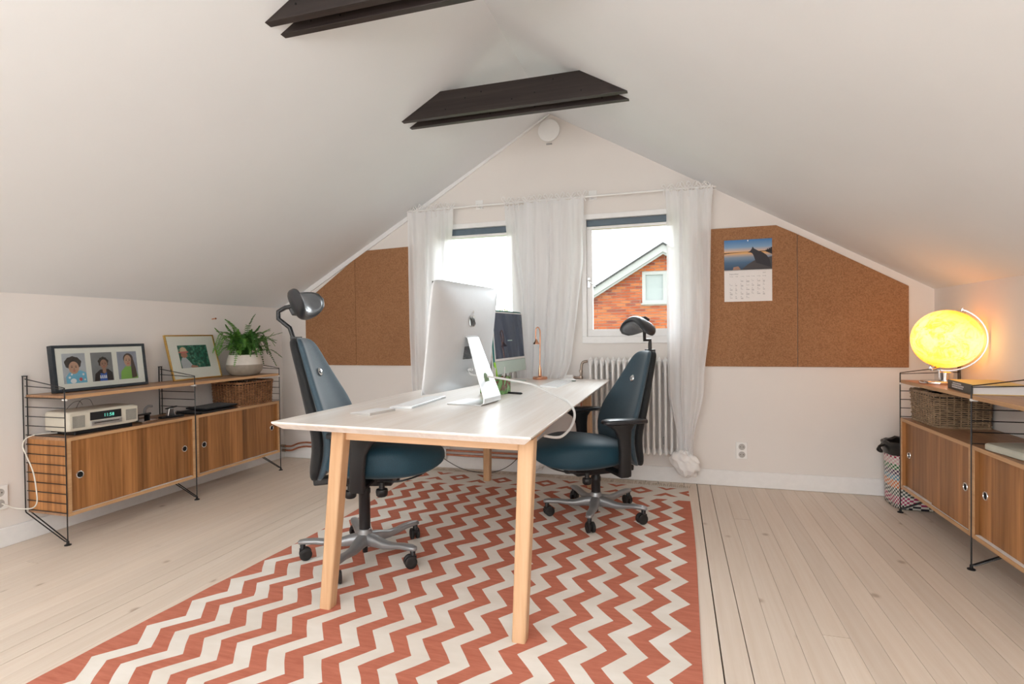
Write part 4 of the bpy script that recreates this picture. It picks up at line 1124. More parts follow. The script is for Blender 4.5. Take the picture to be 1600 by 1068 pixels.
# triple portrait frame
def portrait(parent, x, y0, z0, w, h, bg, hair, skin, cloth, kind, M):
    mats = [plain('print_bg', bg, .5, var=.1, nscale=20), plain('print_hair', hair, .6), plain('print_skin', skin, .5), plain('print_cloth', cloth, .6), plain('print_accent', (.75, .75, .78), .6), plain('print_dark', (.03, .02, .02), .6), plain('print_red', (.5, .08, .08), .6)]
    bm = BM()
    def P(u, v, o): return M(y0 + u * w, z0 + v * h, o)
    def ell(cu, cv, ru, rv, mi, o, n=24, wob=0):
        poly(bm, [P(cu + ru * cos(a) * (1 + wob * sin(7 * a)), cv + rv * sin(a) * (1 + wob * sin(9 * a)), o) for a in [2 * pi * k / n for k in range(n)]], mi)
    e = .0003
    poly(bm, [P(0, 0, 0), P(1, 0, 0), P(1, 1, 0), P(0, 1, 0)], 0)
    if kind == 0:
        ell(.45, .68, .36, .22, 1, e, 40, .05)
        poly(bm, [P(.12, 0, 2 * e), P(.10, .22, 2 * e), (P(.25, .36, 2 * e)), P(.75, .42, 2 * e), P(.98, .34, 2 * e), P(1, 0, 2 * e)], 3)
        ell(.47, .52, .22, .21, 2, 3 * e)
        for a, b_, r_ in ((.25, .2, .05), (.85, .28, .05), (.7, .1, .06), (.35, .3, .04), (.9, .1, .04)): ell(a, b_, r_, r_ * .8, 4, 4 * e, 8)
        ell(.40, .08, .13, .08, 4, 5 * e); ell(.72, .12, .07, .06, 6, 5 * e)
        ch = (.47, .52, .22, .21)
    elif kind == 1:
        ell(.56, .66, .24, .18, 1, e, 40, .08)
        poly(bm, [P(.08, 0, 2 * e), P(.14, .26, 2 * e), P(.38, .40, 2 * e), P(.76, .41, 2 * e), P(.95, .28, 2 * e), P(.97, 0, 2 * e)], 5)
        poly(bm, [P(.33, 0, 3 * e), P(.38, .28, 3 * e), P(.56, .24, 3 * e), P(.68, .3, 3 * e), P(.68, 0, 3 * e)], 3)
        poly(bm, [P(.49, .3, 4 * e), P(.49, .42, 4 * e), P(.66, .42, 4 * e), P(.66, .3, 4 * e), P(.57, .25, 4 * e)], 2)
        ell(.57, .58, .17, .17, 2, 5 * e)
        for i, uu in enumerate((.34, .43, .52, .60)): poly(bm, [P(uu, .09, 5 * e), P(uu + .06, .09, 5 * e), P(uu + .05, .20, 5 * e), P(uu + .01, .20, 5 * e)], 4)
        ch = (.57, .58, .17, .17)
    else:
        ell(.55, .74, .25, .19, 1, e)
        poly(bm, [P(.10, 0, 2 * e), P(.14, .28, 2 * e), P(.38, .46, 2 * e), P(.66, .45, 2 * e), P(.9, .36, 2 * e), P(.98, 0, 2 * e)], 3)
        ell(.52, .66, .19, .21, 2, 3 * e)
        poly(bm, [P(.66, .02, 4 * e), P(.66, .45, 4 * e), P(.70, .82, 4 * e), P(.80, .70, 4 * e), P(.90, .35, 4 * e), P(.93, .05, 4 * e)], 1)
        ch = (.52, .66, .19, .21)
    cu, cv, ru, rv = ch
    for q in (-1, 1):
        ell(cu + q * ru * .40, cv + rv * .08, ru * .17, rv * .07, 5, 6 * e, 10); ell(cu + q * ru * .40, cv + rv * .28, ru * .2, rv * .035, 1, 6 * e, 8)
    ell(cu, cv - rv * .22, ru * .12, rv * .06, 1, 6 * e, 8); ell(cu, cv - rv * .50, ru * .28, rv * .08, 6, 6 * e, 10)
    return obj('photo_print', bm, mats, parent)
M_MAT = plain('ivory_mount', (.78, .76, .71), .7, var=.01)
M_FRB = wood('black_stained_frame', (.010, .014, .020), (.03, .04, .05), 'y', 60, .35)
def frame_box(t, W, H, D, rim, mat, matm, M):
    for nm, y0, y1, z0, z1 in (('frame_rail', 0, W, 0, rim), ('frame_rail', 0, W, H - rim, H), ('frame_stile', 0, rim, rim, H - rim), ('frame_stile', W - rim, W, rim, H - rim)):
        bm = BM()
        pts = [M(y0, z0, 0), M(y1, z0, 0), M(y1, z1, 0), M(y0, z1, 0)]
        prism(bm, pts, M(0, 0, -D) - M(0, 0, 0)); obj(nm, bm, mat, t, bevel=.001)
    bm = BM(); prism(bm, [M(rim, rim, -.006), M(W - rim, rim, -.006), M(W - rim, H - rim, -.006), M(rim, H - rim, -.006)], M(0, 0, -.006) - M(0, 0, 0)); obj('mount_board', bm, matm, t)
t = thing('picture_frame', 'black wooden frame with three child portraits on the left shelf', 'picture frame', (-3.245, 2.115, ZS))
la = radians(7)
def MF(y, z, o): return Vector((-z * sin(la) + o * cos(la), y, z * cos(la) + o * sin(la) + .004))
frame_box(t, .545, .262, .036, .016, M_FRB, M_MAT, MF)
portrait(t, 0, .050, .045, .125, .170, (.42, .43, .47), (.05, .035, .03), (.50, .29, .20), (.16, .42, .60), 0, lambda y, z, o: MF(y, z, -.0057 + o))
portrait(t, 0, .206, .045, .125, .170, (.20, .20, .21), (.04, .028, .022), (.33, .18, .12), (.04, .10, .40), 1, lambda y, z, o: MF(y, z, -.0057 + o))
portrait(t, 0, .362, .045, .125, .170, (.28, .29, .36), (.07, .04, .03), (.48, .28, .19), (.22, .42, .08), 2, lambda y, z, o: MF(y, z, -.0057 + o))
bm = BM(); prism(bm, [MF(.016, .016, -.001), MF(.529, .016, -.001), MF(.529, .246, -.001), MF(.016, .246, -.001)], MF(0, 0, .001) - MF(0, 0, 0)); obj('glass_pane', bm, M_GLASS, t)
# gold frame
t = thing('picture_frame', 'thin gold frame with a straw hat photo, leaning beside the fern', 'picture frame', (-3.262, 2.862, ZS))
lb = radians(15)
sk = -.075
def MG(y, z, o): return Vector((-z * sin(lb) + o * cos(lb), y + 0 * z, z * cos(lb) + o * sin(lb) + .003))
M_GOLD = plain('polished_gold', (.75, .52, .18), .22, 1, var=.05)
GW, GH = .410, .325
frame_box(t, GW, GH, .014, .009, M_GOLD, M_MAT, MG)
def mk_garden():
    m, nt, b = new_mat('garden_print')
    f = noise_tex(nt, coords(nt), 45, 4, .7)
    c = ramp(nt, f, [(.32, (.015, .03, .025)), (.45, (.02, .09, .06)), (.55, (.03, .17, .12)), (.63, (.10, .30, .20)), (.70, (.45, .16, .18)), (.78, (.5, .45, .4))])
    nt.links.new(c, b.inputs['Base Color']); b.inputs['Roughness'].default_value = .4
    return m
bm = BM(); x0_, z0_, w_, h_ = .085, .085, .245, .165
def PG(u, v, o): return MG(x0_ + u * w_, z0_ + v * h_, -.0055 + o)
e = .0003
poly(bm, [PG(0, 0, 0), PG(1, 0, 0), PG(1, 1, 0), PG(0, 1, 0)], 0)
def ellg(cu, cv, ru, rv, mi, o, n=20): poly(bm, [PG(cu + ru * cos(a), cv + rv * sin(a), o) for a in [2 * pi * k / n for k in range(n)]], mi)
poly(bm, [PG(.03, 0, e), PG(.02, .3, e), PG(.08, .46, e), PG(.20, .47, e), PG(.30, .30, e), PG(.40, .08, e), PG(.34, 0, e)], 1)
poly(bm, [PG(.30, .03, 2 * e), PG(.36, .13, 2 * e), PG(.55, .06, 2 * e), PG(.56, .01, 2 * e), PG(.4, 0, 2 * e)], 2)
ellg(.17, .57, .11, .12, 2, 2 * e); ellg(.16, .70, .17, .05, 4, 3 * e); poly(bm, [PG(.05, .72, 4 * e), PG(.08, .88, 4 * e), PG(.16, .93, 4 * e), PG(.25, .88, 4 * e), PG(.29, .74, 4 * e)], 3)
obj('photo_print', bm, [mk_garden(), plain('print_shirt', (.45, .47, .50), .6), plain('print_warm_skin', (.42, .20, .14), .6), plain('print_straw', (.60, .46, .30), .6), plain('print_hat_band', (.55, .18, .15), .6)], t)
bm = BM(); prism(bm, [MG(.009, .009, -.001), MG(GW - .009, .009, -.001), MG(GW - .009, GH - .009, -.001), MG(.009, GH - .009, -.001)], MG(0, 0, .0006) - MG(0, 0, 0)); obj('glass_pane', bm, M_GLASS, t)

# fern in a two-tone pot
t = thing('potted_fern', 'bushy green fern in a two-tone stoneware pot on the left shelf', 'plant', (-3.215, 3.44, ZS))
M_POTC = plain('cream_glaze', (.66, .62, .56), .25, var=.04); M_POTB = plain('grey_brown_stoneware', (.30, .26, .21), .5, var=.12)
bm = BM(); lathe(bm, [(.085, 0), (.105, .010), (.126, .04), (.133, .07), (.132, .085)], 48); obj('pot_lower_band', bm, M_POTB, t, smooth=True)
bm = BM(); lathe(bm, [(.132, .085), (.126, .115), (.116, .145), (.112, .160), (.106, .160), (.108, .140), (.0, .138)], 48); obj('pot_upper_band', bm, M_POTC, t, smooth=True)
bm = BM(); lathe(bm, [(.107, .139), (.06, .146), (0, .148)], 24); obj('soil', bm, plain('dark_soil', (.03, .02, .015), .95), t)
def mk_leaf(name, c1, c2):
    m, nt, b = new_mat(name)
    f = noise_tex(nt, coords(nt), 40, 3)
    nt.links.new(ramp(nt, f, [(.3, c1), (.7, c2)]), b.inputs['Base Color'])
    b.inputs['Roughness'].default_value = .45
    tr = N(nt, 'ShaderNodeBsdfTranslucent'); tr.inputs['Color'].default_value = (.10, .25, .03, 1)
    mx = N(nt, 'ShaderNodeMixShader'); mx.inputs[0].default_value = .2
    nt.links.new(b.outputs[0], mx.inputs[1]); nt.links.new(tr.outputs[0], mx.inputs[2]); nt.links.new(mx.outputs[0], nt.nodes['Material Output'].inputs['Surface'])
    return m
M_FERN = [mk_leaf('fern_green', (.018, .08, .012), (.06, .20, .03)), mk_leaf('fern_light_green', (.05, .17, .02), (.16, .36, .06))]
RF = random.Random(11)
def frond(path, wid, mi, taper=1.0):
    pts = smooth_path(path, 7)
    bm = BM(); tube(bm, pts, .0014, 4)
    n = len(pts)
    tot = sum((b_ - a).length for a, b_ in zip(pts, pts[1:]))
    m_ = max(14, int(tot / .0120))
    for k in range(m_):
        f = .10 + .90 * k / m_
        i = min(int(f * (n - 1)), n - 2); fr_ = f * (n - 1) - i
        p = pts[i].lerp(pts[i + 1], fr_); d = (pts[i + 1] - pts[i]).normalized()
        side = d.cross(Vector((0, 0, 1)))
        if side.length < .35: side = Vector((.8, .6, 0))
        side.normalize(); nrm = side.cross(d)
        L = wid * (sin(pi * min(1, f * 1.0)) ** .6) * (1.05 - .55 * f) + .003
        for s in (-1, 1):
            dr_ = (side * s + d * .35 + nrm * RF.uniform(-.25, .1)).normalized()
            wv = d * .0038
            a0 = p - wv; a1 = p + wv; m0 = p + dr_ * L * .55
            tip = p + dr_ * L + nrm * (-.12 * L)
            poly(bm, [a0, m0 - wv * .9, tip, m0 + wv * .9, a1])
    return obj('frond', bm, M_FERN[mi], t)
def rel(x_, y_, z_): return Vector((x_, y_, z_))
base_z = .145
# outlines taken from the photo: (dy, z) of tips relative to pot
special = [((-.22, .43), 1.0), ((.04, .475), 1.0), ((.20, .36), 1), ((.32, .33), 1), ((.35, .24), 1), ((.34, .12), 1), ((.30, .05), 1), ((-.25, .30), 1), ((-.26, .20), 1), ((-.22, .08), 1)]
for (dy, z), _ in special:
    dx = RF.uniform(-.03, .12) if abs(dy) < .3 else RF.uniform(0, .1)
    pk = max(z, base_z) + (.05 if z < .3 else 0)
    frond([rel(0, dy * .05, base_z), rel(dx * .3, dy * .30, base_z + (pk - base_z) * .62), rel(dx * .7, dy * .68, pk * .98 if z < .3 else z * .92), rel(dx, dy, z)], .030, RF.randint(0, 1))
for i in range(120):
    a = RF.uniform(0, 2 * pi); r_ = RF.uniform(.10, .30)
    ca, sa = cos(a), sin(a)
    rx = r_ * .75 if ca > 0 else min(r_ * .5, .10)
    hgt = base_z + RF.uniform(.06, .20)
    end = hgt - RF.uniform(.0, .16) if i % 3 else hgt + RF.uniform(0, .06)
    end = max(end, .03 if (ca > .3 and r_ > .15) else base_z + .01)
    frond([rel(RF.uniform(-.03, .03), RF.uniform(-.04, .04), base_z), rel(rx * ca * .35, r_ * sa * .35, base_z + (hgt - base_z) * .8), rel(rx * ca * .75, r_ * sa * .75, hgt), rel(rx * ca, r_ * sa, end)], RF.uniform(.020, .028), RF.randint(0, 1))

# baskets
M_WICK = wood('brown_wicker', (.13, .055, .025), (.42, .21, .10), 'z', 90, .45, stretch=1)
M_WICKG = wood('grey_brown_wicker', (.17, .11, .065), (.42, .30, .19), 'z', 90, .5, stretch=1)
def basket(label, loc, lx, ly, h, mat, flare, spacing, rowh, wr, seed):
    t = thing('wicker_basket', label, 'basket', loc)
    R = random.Random(seed)
    def perim(sc_):
        hx_, hy_, rr = lx / 2 * sc_, ly / 2 * sc_, .025
        pts = []
        segs = [((hx_ - rr, -hy_), (-1, 0), 0)]
        path = []
        for cx, cy, a0 in ((hx_ - rr, hy_ - rr, 0), (-hx_ + rr, hy_ - rr, pi / 2), (-hx_ + rr, -hy_ + rr, pi), (hx_ - rr, -hy_ + rr, 1.5 * pi)):
            for k in range(4):
                a = a0 + k * pi / 6; path.append(Vector((cx + rr * cos(a), cy + rr * sin(a), 0)))
        # resample
        L = [0]
        for a, b_ in zip(path, path[1:] + path[:1]): L.append(L[-1] + (b_ - a).length)
        return path, L
    def at(path, L, s):
        s %= L[-1]
        for i in range(len(path)):
            if s <= L[i + 1]:
                a = path[i]; b_ = path[(i + 1) % len(path)]; k = (s - L[i]) / (L[i + 1] - L[i]); p = a.lerp(b_, k); d = (b_ - a).normalized(); return p, Vector((d.y, -d.x, 0))
        return path[0], Vector((1, 0, 0))
    path, L = perim(1); n = int(L[-1] / spacing / 2) * 2
    bm = BM()
    rows = int((h - .012) / rowh)
    for r_ in range(rows):
        z = .008 + r_ * rowh; sc_ = 1 + flare * z / h; pts = []
        for k in range(n * 2):
            p, nn = at(path, L, L[-1] * k / (n * 2)); am = wr * 1.1 * cos(pi * k / 2 + pi * r_) if k % 2 == 0 else 0
            pts.append(Vector((p.x * sc_, p.y * sc_, z + R.uniform(-.0008, .0008))) + nn * am)
        tube(bm, pts, wr, 5, closed=True, rs=[wr * R.uniform(.85, 1.1) for _ in pts])
    o = obj('weave', bm, mat, t, smooth=True); o['kind'] = 'stuff'
    bm = BM()
    for k in range(n):
        p, nn = at(path, L, L[-1] * k / n)
        tube(bm, [(p.x, p.y, .004), (p.x * (1 + flare), p.y * (1 + flare), h - .004)], wr * .8, 5)
    obj('stakes', bm, mat, t)['kind'] = 'stuff'
    for zz, am, rr in ((h - .003, .004, wr * 1.5), (.004, .003, wr * 1.4)):
        bm = BM()
        for ph in (0, pi):
            pts = []
            for k in range(n * 3):
                p, nn = at(path, L, L[-1] * k / (n * 3)); sc_ = 1 + flare * zz / h
                pts.append(Vector((p.x * sc_, p.y * sc_, zz + am * sin(2 * pi * k / 6 + ph))) + nn * am * cos(2 * pi * k / 6 + ph))
            tube(bm, pts, rr, 5, closed=True)
        obj('rim_braid', bm, mat, t, smooth=True)
    bm = BM(); box(bm, (0, 0, .006), (lx - .02, ly - .02, .006)); obj('base_board', bm, mat, t)
    bm = BM(); sc_ = 1 + flare * .5
    for c_, s_ in (((lx / 2 * sc_ - .008, 0, h / 2), (.002, ly - .03, h - .03)), ((-lx / 2 * sc_ + .008, 0, h / 2), (.002, ly - .03, h - .03)), ((0, ly / 2 * sc_ - .008, h / 2), (lx - .03, .002, h - .03)), ((0, -ly / 2 * sc_ + .008, h / 2), (lx - .03, .002, h - .03))): box(bm, c_, s_)
    obj('lining', bm, M_CHBLK, t)
    return t
basket('brown wicker basket between shelf and cabinet below the fern', (-3.217, 3.425, ZC), .255, .345, .178, M_WICK, .05, .026, .0112, .0043, 2)
basket('grey-brown wicker basket under the globe shelf on the right cabinet', (1.437, 3.530, ZC), .245, .325, .176, M_WICKG, .05, .030, .0112, .0044, 3)

# radio
t = thing('clock_radio', 'beige table radio with green clock digits on the near left cabinet', 'radio', (-3.20, 2.275, ZC), radians(-3))
M_BEIGE = plain('beige_plastic', (.62, .58, .49), .4, var=.01)
W_R, D_R, H_R = .385, .215, .106
bm = BM(); box(bm, (0, 0, .012), (D_R - .02, W_R - .07, .022)); obj('radio_foot', bm, M_BLACKP, t, bevel=.003)
bm = BM(); rings = []
for z, g in ((.022, -.012), (.026, 0), (.022 + H_R - .012, 0), (.022 + H_R - .002, -.006), (.022 + H_R, -.012)):
    rings.append([(a_, b_, z) for a_, b_ in se(40, .22, D_R / 2 + g, W_R / 2 + g)])
loft(bm, rings); obj('cabinet_shell', bm, M_BEIGE, t, smooth=True)
xf = D_R / 2
bm = BM(); box(bm, (xf - .001, 0, .075), (.006, W_R - .02, .090)); fp = obj('front_panel', bm, M_BEIGE, t, bevel=.002)
M_GRIL = plain('grey_mesh_grille', (.28, .27, .24), .6, var=.4, nscale=600)
for q in (-1, 1):
    bm = BM(); box(bm, (xf + .003, q * .142, .073), (.003, .062, .064)); obj('speaker_grille', bm, M_GRIL, t, bevel=.001)
bm = BM(); box(bm, (xf + .003, 0, .093), (.004, .168, .044)); dp = obj('clock_display', bm, M_BLACKP, t)
M_LED = plain('green_led', (.1, .5, .4), .5, emis=((.25, 1, .8), .9))
bm = BM(); add_text(bm, '11:58', .026, (xf + .0056, -.014, .083), (0, 1, 0), (0, 0, 1)); obj('clock_digits', bm, M_LED, dp)
bm = BM(); box(bm, (xf + .005, 0, .053), (.012, .168, .026)); sl = obj('disc_slot_trim', bm, M_ALU, t, bevel=.002)
bm = BM(); box(bm, (xf + .0112, 0, .055), (.001, .135, .004)); obj('disc_slot', bm, M_DARKHOLE, sl)
bm = BM()
tube(bm, smooth_path([(-.06, -.10, .128), (-.07, -.06, .16), (-.08, -.02, .165), (-.085, .0, .14)], 6), .0012, 5); tube(bm, smooth_path([(-.06, -.05, .128), (-.08, -.01, .17), (-.09, .04, .168), (-.09, .06, .13)], 6), .0012, 5)
obj('aerial_wire', bm, M_BLK, t)
t = thing('radio_cord', 'white cord hanging down beside the left cabinet to the wall socket', 'cable', (XL + .03, 2.02, .3))
bm = BM(); tube(bm, smooth_path([(.10, .10, .272), (.06, .04, .274), (.04, -.01, .262), (.028, -.022, .22), (.05, -.02, .17), (.10, -.02, .08), (.125, -.022, -.03), (.125, -.025, -.08), (.09, -.03, -.105), (.03, -.06, -.10), (-.012, -.10, -.065)], 7), .0032, 7)
obj('cord', bm, plain('ivory_cord', (.68, .66, .60), .5), t, smooth=True)

# desk tools on the cabinet
t = thing('hole_punch', 'chrome and black hole punch right of the radio', 'hole punch', (-3.17, 2.555, ZC), radians(8))
bm = BM(); box(bm, (0, 0, .006), (.10, .115, .012)); obj('punch_base', bm, M_CHROME, t, bevel=.003)
bm = BM(); box(bm, (-.01, 0, .045), (.045, .105, .012), RM('Y', radians(-10)))
for q in (-1, 1): box(bm, (-.01, q * .042, .027), (.035, .012, .035))
obj('punch_bridge', bm, M_BLACKP, t, bevel=.003)
bm = BM(); tube(bm, smooth_path([(-.02, .035, .05), (-.02, .04, .075), (-.01, .055, .092), (.0, .075, .090)], 5), .008, 8); obj('press_lever', bm, M_SILVER, t, smooth=True)
t = thing('stapler', 'small clear and black stapler at the foot of the middle ladder', 'stapler', (-3.16, 2.745, ZC), radians(-15))
bm = BM(); box(bm, (0, 0, .007), (.05, .14, .014)); obj('stapler_base', bm, M_BLACKP, t, bevel=.004)
bm = BM(); box(bm, (0, -.005, .038), (.03, .05, .05), None, (.8, .6)); obj('stapler_body', bm, M_CHROME, t, bevel=.004)
bm = BM(); box(bm, (0, .0, .066), (.022, .07, .007), RM('X', radians(8))); obj('stapler_arm', bm, M_BLACKP, t, bevel=.002)
t = thing('spiral_notebook', 'black spiral notebook lying flat on the left cabinets before the basket', 'notebook', (-3.19, 3.05, ZC), radians(2))
bm = BM(); box(bm, (0, 0, .007), (.215, .30, .012)); obj('cover', bm, M_BLACKP, t, bevel=.002)
bm = BM()
for i in range(26): tube(bm, [(-.10 + i * .008, -.152 + .009 * cos(a), .010 + .009 * sin(a)) for a in [2 * pi * k / 8 for k in range(8)]], .0012, 4, closed=True)
obj('spiral_binding', bm, M_BLK, t)['kind'] = 'stuff'
t = thing('folder', 'thin black folder stacked on the spiral notebook', 'folder', (-3.20, 3.11, ZC + .019), radians(-5))
bm = BM(); box(bm, (0, 0, .006), (.20, .26, .010), RM('X', radians(1.5))); obj('cover', bm, M_CHBLK, t, bevel=.002)
bm = BM(); tube(bm, [(0, 0, 0), (.03, .0, .003), (.036, 0, .0035)], .0055, 10, rs=[.0045, .005, .0065]); o = obj('wall_peg', bm, M_COPPER, smooth=True); o.location = (XL, 3.30, 1.222); tag(o, 'small wooden peg on the left wall above the fern', 'peg')

# ------------------------------------------------------------------ right shelving things
t = thing('globe_lamp', 'lit yellow globe lamp with chrome meridian arc on the right shelf', 'lamp', (1.405, 3.49, ZS))
def mk_globe():
    m, nt, b = new_mat('glowing_yellow_paper_globe')
    f = noise_tex(nt, coords(nt), 13, 8, .8, 1.2)
    c = ramp(nt, f, [(.34, (1.0, .29, .008)), (.43, (1.0, .42, .06)), (.50, (1.0, .52, .15)), (.60, (1.0, .58, .21))])
    tc = N(nt, 'ShaderNodeTexCoord'); sp = N(nt, 'ShaderNodeSeparateXYZ'); nt.links.new(tc.outputs['Object'], sp.inputs[0])
    pol = math_node(nt, 'POWER', math_node(nt, 'MULTIPLY', math_node(nt, 'ABSOLUTE', sp.outputs[2]), 1 / .157), 2.2)
    c = mixc(nt, math_node(nt, 'MINIMUM', pol, 1.0), c, (1.0, .25, .0))  # orange towards the poles paints in the shell's limb darkening
    nt.links.new(c, b.inputs['Emission Color']); b.inputs['Emission Strength'].default_value = 2.6
    b.inputs['Base Color'].default_value = (.3, .2, .03, 1); b.inputs['Roughness'].default_value = .35
    return m
GCn = Vector((.0, .0, .243)); GR = .157
bm = BM(); lathe(bm, [(GR * sin(pi * k / 24), -GR * cos(pi * k / 24)) for k in range(25)], 48); gs = obj('globe_ball', bm, mk_globe(), t, smooth=True, loc=GCn, rot=(0, radians(23.5), radians(-20)))
rp = Vector((cos(radians(20)), -sin(radians(20)), 0)); TL = radians(23.5)
ax = rp * sin(TL) + Vector((0, 0, 1)) * cos(TL); sd = rp * cos(TL) - Vector((0, 0, 1)) * sin(TL)   # tilted axis, arc on the wall side
pts = [GCn + (ax * cos(a) + sd * sin(a)) * (GR + .014) for a in [radians(-2 + 184 * k / 24) for k in range(25)]]
bm = BM()
rings = []
for i, p in enumerate(pts):
    a = radians(-2 + 184 * i / 24); n_ = (ax * cos(a) + sd * sin(a)); w_ = Vector((sin(radians(20)), cos(radians(20)), 0))
    rings.append([p - n_ * .004 - w_ * .008, p + n_ * .004 - w_ * .008, p + n_ * .004 + w_ * .008, p - n_ * .004 + w_ * .008])
loft(bm, rings); obj('meridian_arc', bm, M_SATIN, t, bevel=.001)
for s in (1, -1):
    bm = BM(); Mq = ax.to_track_quat('Z', 'Y').to_matrix()
    lathe(bm, [(.024, GR * .985 * s), (.020, (GR + .003) * s), (.005, (GR + .006) * s), (.005, (GR + .022) * s)], 20, GCn, Mq); obj('pole_cap', bm, M_CHROME, t, smooth=True)
bm = BM(); lathe(bm, [(.085, 0), (.087, .004), (.085, .014), (.078, .018), (.0, .019)], 40, (-.035, 0, 0)); lathe(bm, [(.032, .015), (.032, .062), (.026, .067), (.0, .069)], 32); obj('lamp_foot', bm, M_CHROME, t, smooth=True)
bm = BM(); box(bm, (-.045, 0, .082), (.05, .03, .012), RM('Y', radians(-15))); tube(bm, [(-.03, 0, .03), (-.03, 0, .085)], .006, 8); obj('arc_clamp', bm, M_CHROME, t, bevel=.002)

t = thing('book', 'thick book with grey-brown spine and yellow cover beside the globe', 'book', (1.400, 3.085, ZS), radians(-6))
M_SPINE = plain('grey_brown_spine', (.10, .095, .08), .6); M_COV = plain('warm_yellow_cover', (.72, .50, .14), .45)
bw, bl, bh = .20, .305, .045
# spine faces +Y (towards the globe end seen from camera it is the left face): spine on -X side
bm = BM(); box(bm, (0, 0, .0015), (bw, bl, .003)); box(bm, (0, 0, bh - .0015), (bw, bl, .003)); obj('cover', bm, M_COV, t, bevel=.0008)
bm = BM(); box(bm, (-bw / 2, 0.0, bh / 2), (.004, bl, bh)); sp_ = obj('spine', bm, M_SPINE, t, bevel=.001)
bm = BM(); box(bm, (.001, 0, bh / 2), (bw - .008, bl - .008, bh - .006)); obj('pages', bm, M_PAPER, t)
bm = BM()
RS_ = random.Random(3)
for i, (a, y0_, y1_) in enumerate(((.031, .08, -.03), (.021, .09, -.06), (.011, .09, -.045))):
    yy = y0_
    while yy > y1_:
        w_ = RS_.uniform(.004, .009)
        poly(bm, [(-bw / 2 - .0026, yy, a), (-bw / 2 - .0026, yy - w_, a), (-bw / 2 - .0026, yy - w_, a + .007), (-bw / 2 - .0026, yy, a + .007)]); yy -= w_ + .0022
obj('spine_title', bm, M_PAPER, sp_)['kind'] = 'stuff'

t = thing('router_box', 'flat off-white box on the right cabinet at the photo edge', 'box', (1.385, 2.72, ZC), radians(8))
bm = BM(); loft(bm, [[(a_, b_, z) for a_, b_ in se(24, .18, .10 + g, .12 + g)] for z, g in ((0, -.006), (.004, 0), (.024, .0), (.030, -.006))]); obj('box_body', bm, plain('off_white_plastic', (.52, .52, .44), .45), t, smooth=True)
t = thing('laptop', 'closed black laptop at the right photo edge on the cabinet', 'laptop', (1.44, 2.47, ZC), radians(-4))
bm = BM(); box(bm, (0, 0, .009), (.23, .20, .012)); obj('laptop_base', bm, M_BLACKP, t, bevel=.003)
bm = BM(); box(bm, (0, 0, .019), (.23, .20, .007)); obj('laptop_lid', bm, M_CHBLK, t, bevel=.002)
t = thing('charger_block', 'dark charger block on the closed laptop at the right edge', 'charger', (1.44, 2.55, ZC + .0235), radians(10))
bm = BM(); box(bm, (0, 0, .018), (.07, .07, .035)); obj('charger_body', bm, M_BLACKP, t, bevel=.004)
bm = BM(); box(bm, (-.0355, .0, .02), (.001, .03, .012)); obj('rating_label', bm, plain('pink_label', (.5, .35, .32), .6), t)
t = thing('envelope', 'thin white envelope lying behind the off-white box', 'envelope', (1.475, 2.90, ZC), radians(12))
bm = BM(); box(bm, (0, 0, .0015), (.11, .20, .002)); obj('envelope_body', bm, M_PAPER, t)
bm = BM(); poly(bm, [(-.055, -.1, .003), (.055, -.1, .003), (0, -.03, .0032)]); obj('flap', bm, M_PAPER, t)

# woven laundry bin
t = thing('woven_bin', 'colourful chequered woven bin with black liner in the right corner', 'bin', (1.392, 3.893, .0))
def mk_bin():
    m, nt, b = new_mat('woven_plastic_strips')
    tc = N(nt, 'ShaderNodeTexCoord'); sp = N(nt, 'ShaderNodeSeparateXYZ'); nt.links.new(tc.outputs['UV'], sp.inputs[0])
    u = math_node(nt, 'MULTIPLY', sp.outputs[0], 56); v = math_node(nt, 'MULTIPLY', sp.outputs[1], 30)
    chk = math_node(nt, 'MODULO', math_node(nt, 'ADD', math_node(nt, 'FLOOR', u), math_node(nt, 'FLOOR', v)), 2)
    bands = [(0, (.02, .02, .03)), (.07, (.35, .02, .10)), (.20, (.05, .07, .06)), (.33, (.62, .17, .04)), (.46, (.08, .25, .36)), (.55, (.05, .02, .08)), (.64, (.02, .14, .04)), (.73, (.60, .38, .40)), (.83, (.33, .02, .07)), (.95, (.25, .38, .02))]
    r_ = N(nt, 'ShaderNodeValToRGB'); r_.color_ramp.interpolation = 'CONSTANT'; el = r_.color_ramp.elements
    el[0].position = 0; el[0].color = (*bands[0][1], 1); el[1].position = bands[1][0]; el[1].color = (*bands[1][1], 1)
    for p_, c_ in bands[2:]: e_ = el.new(p_); e_.color = (*c_, 1)
    nt.links.new(sp.outputs[1], r_.inputs['Fac'])
    nt.links.new(mixc(nt, chk, r_.outputs[0], (.68, .66, .62)), b.inputs['Base Color']); b.inputs['Roughness'].default_value = .4
    fu = math_node(nt, 'ABSOLUTE', math_node(nt, 'SUBTRACT', math_node(nt, 'FRACT', u), .5)); fv = math_node(nt, 'ABSOLUTE', math_node(nt, 'SUBTRACT', math_node(nt, 'FRACT', v), .5))
    bump(nt, b, math_node(nt, 'SUBTRACT', 1, math_node(nt, 'MAXIMUM', fu, fv)), .5, .004)
    return m
bm = BM(); uvl = bm.loops.layers.uv.new('UVMap')
rows = []; HB = .36
for j in range(13):
    f = j / 12; ring = []
    for i in range(49):
        a = 2 * pi * i / 48
        e_ = .45 + .5 * f
        R_ = .125 + .022 * f
        ring.append(bm.verts.new((abs(cos(a)) ** e_ * (1 if cos(a) >= 0 else -1) * R_, abs(sin(a)) ** e_ * (1 if sin(a) >= 0 else -1) * R_, .003 + HB * f)))
    rows.append(ring)
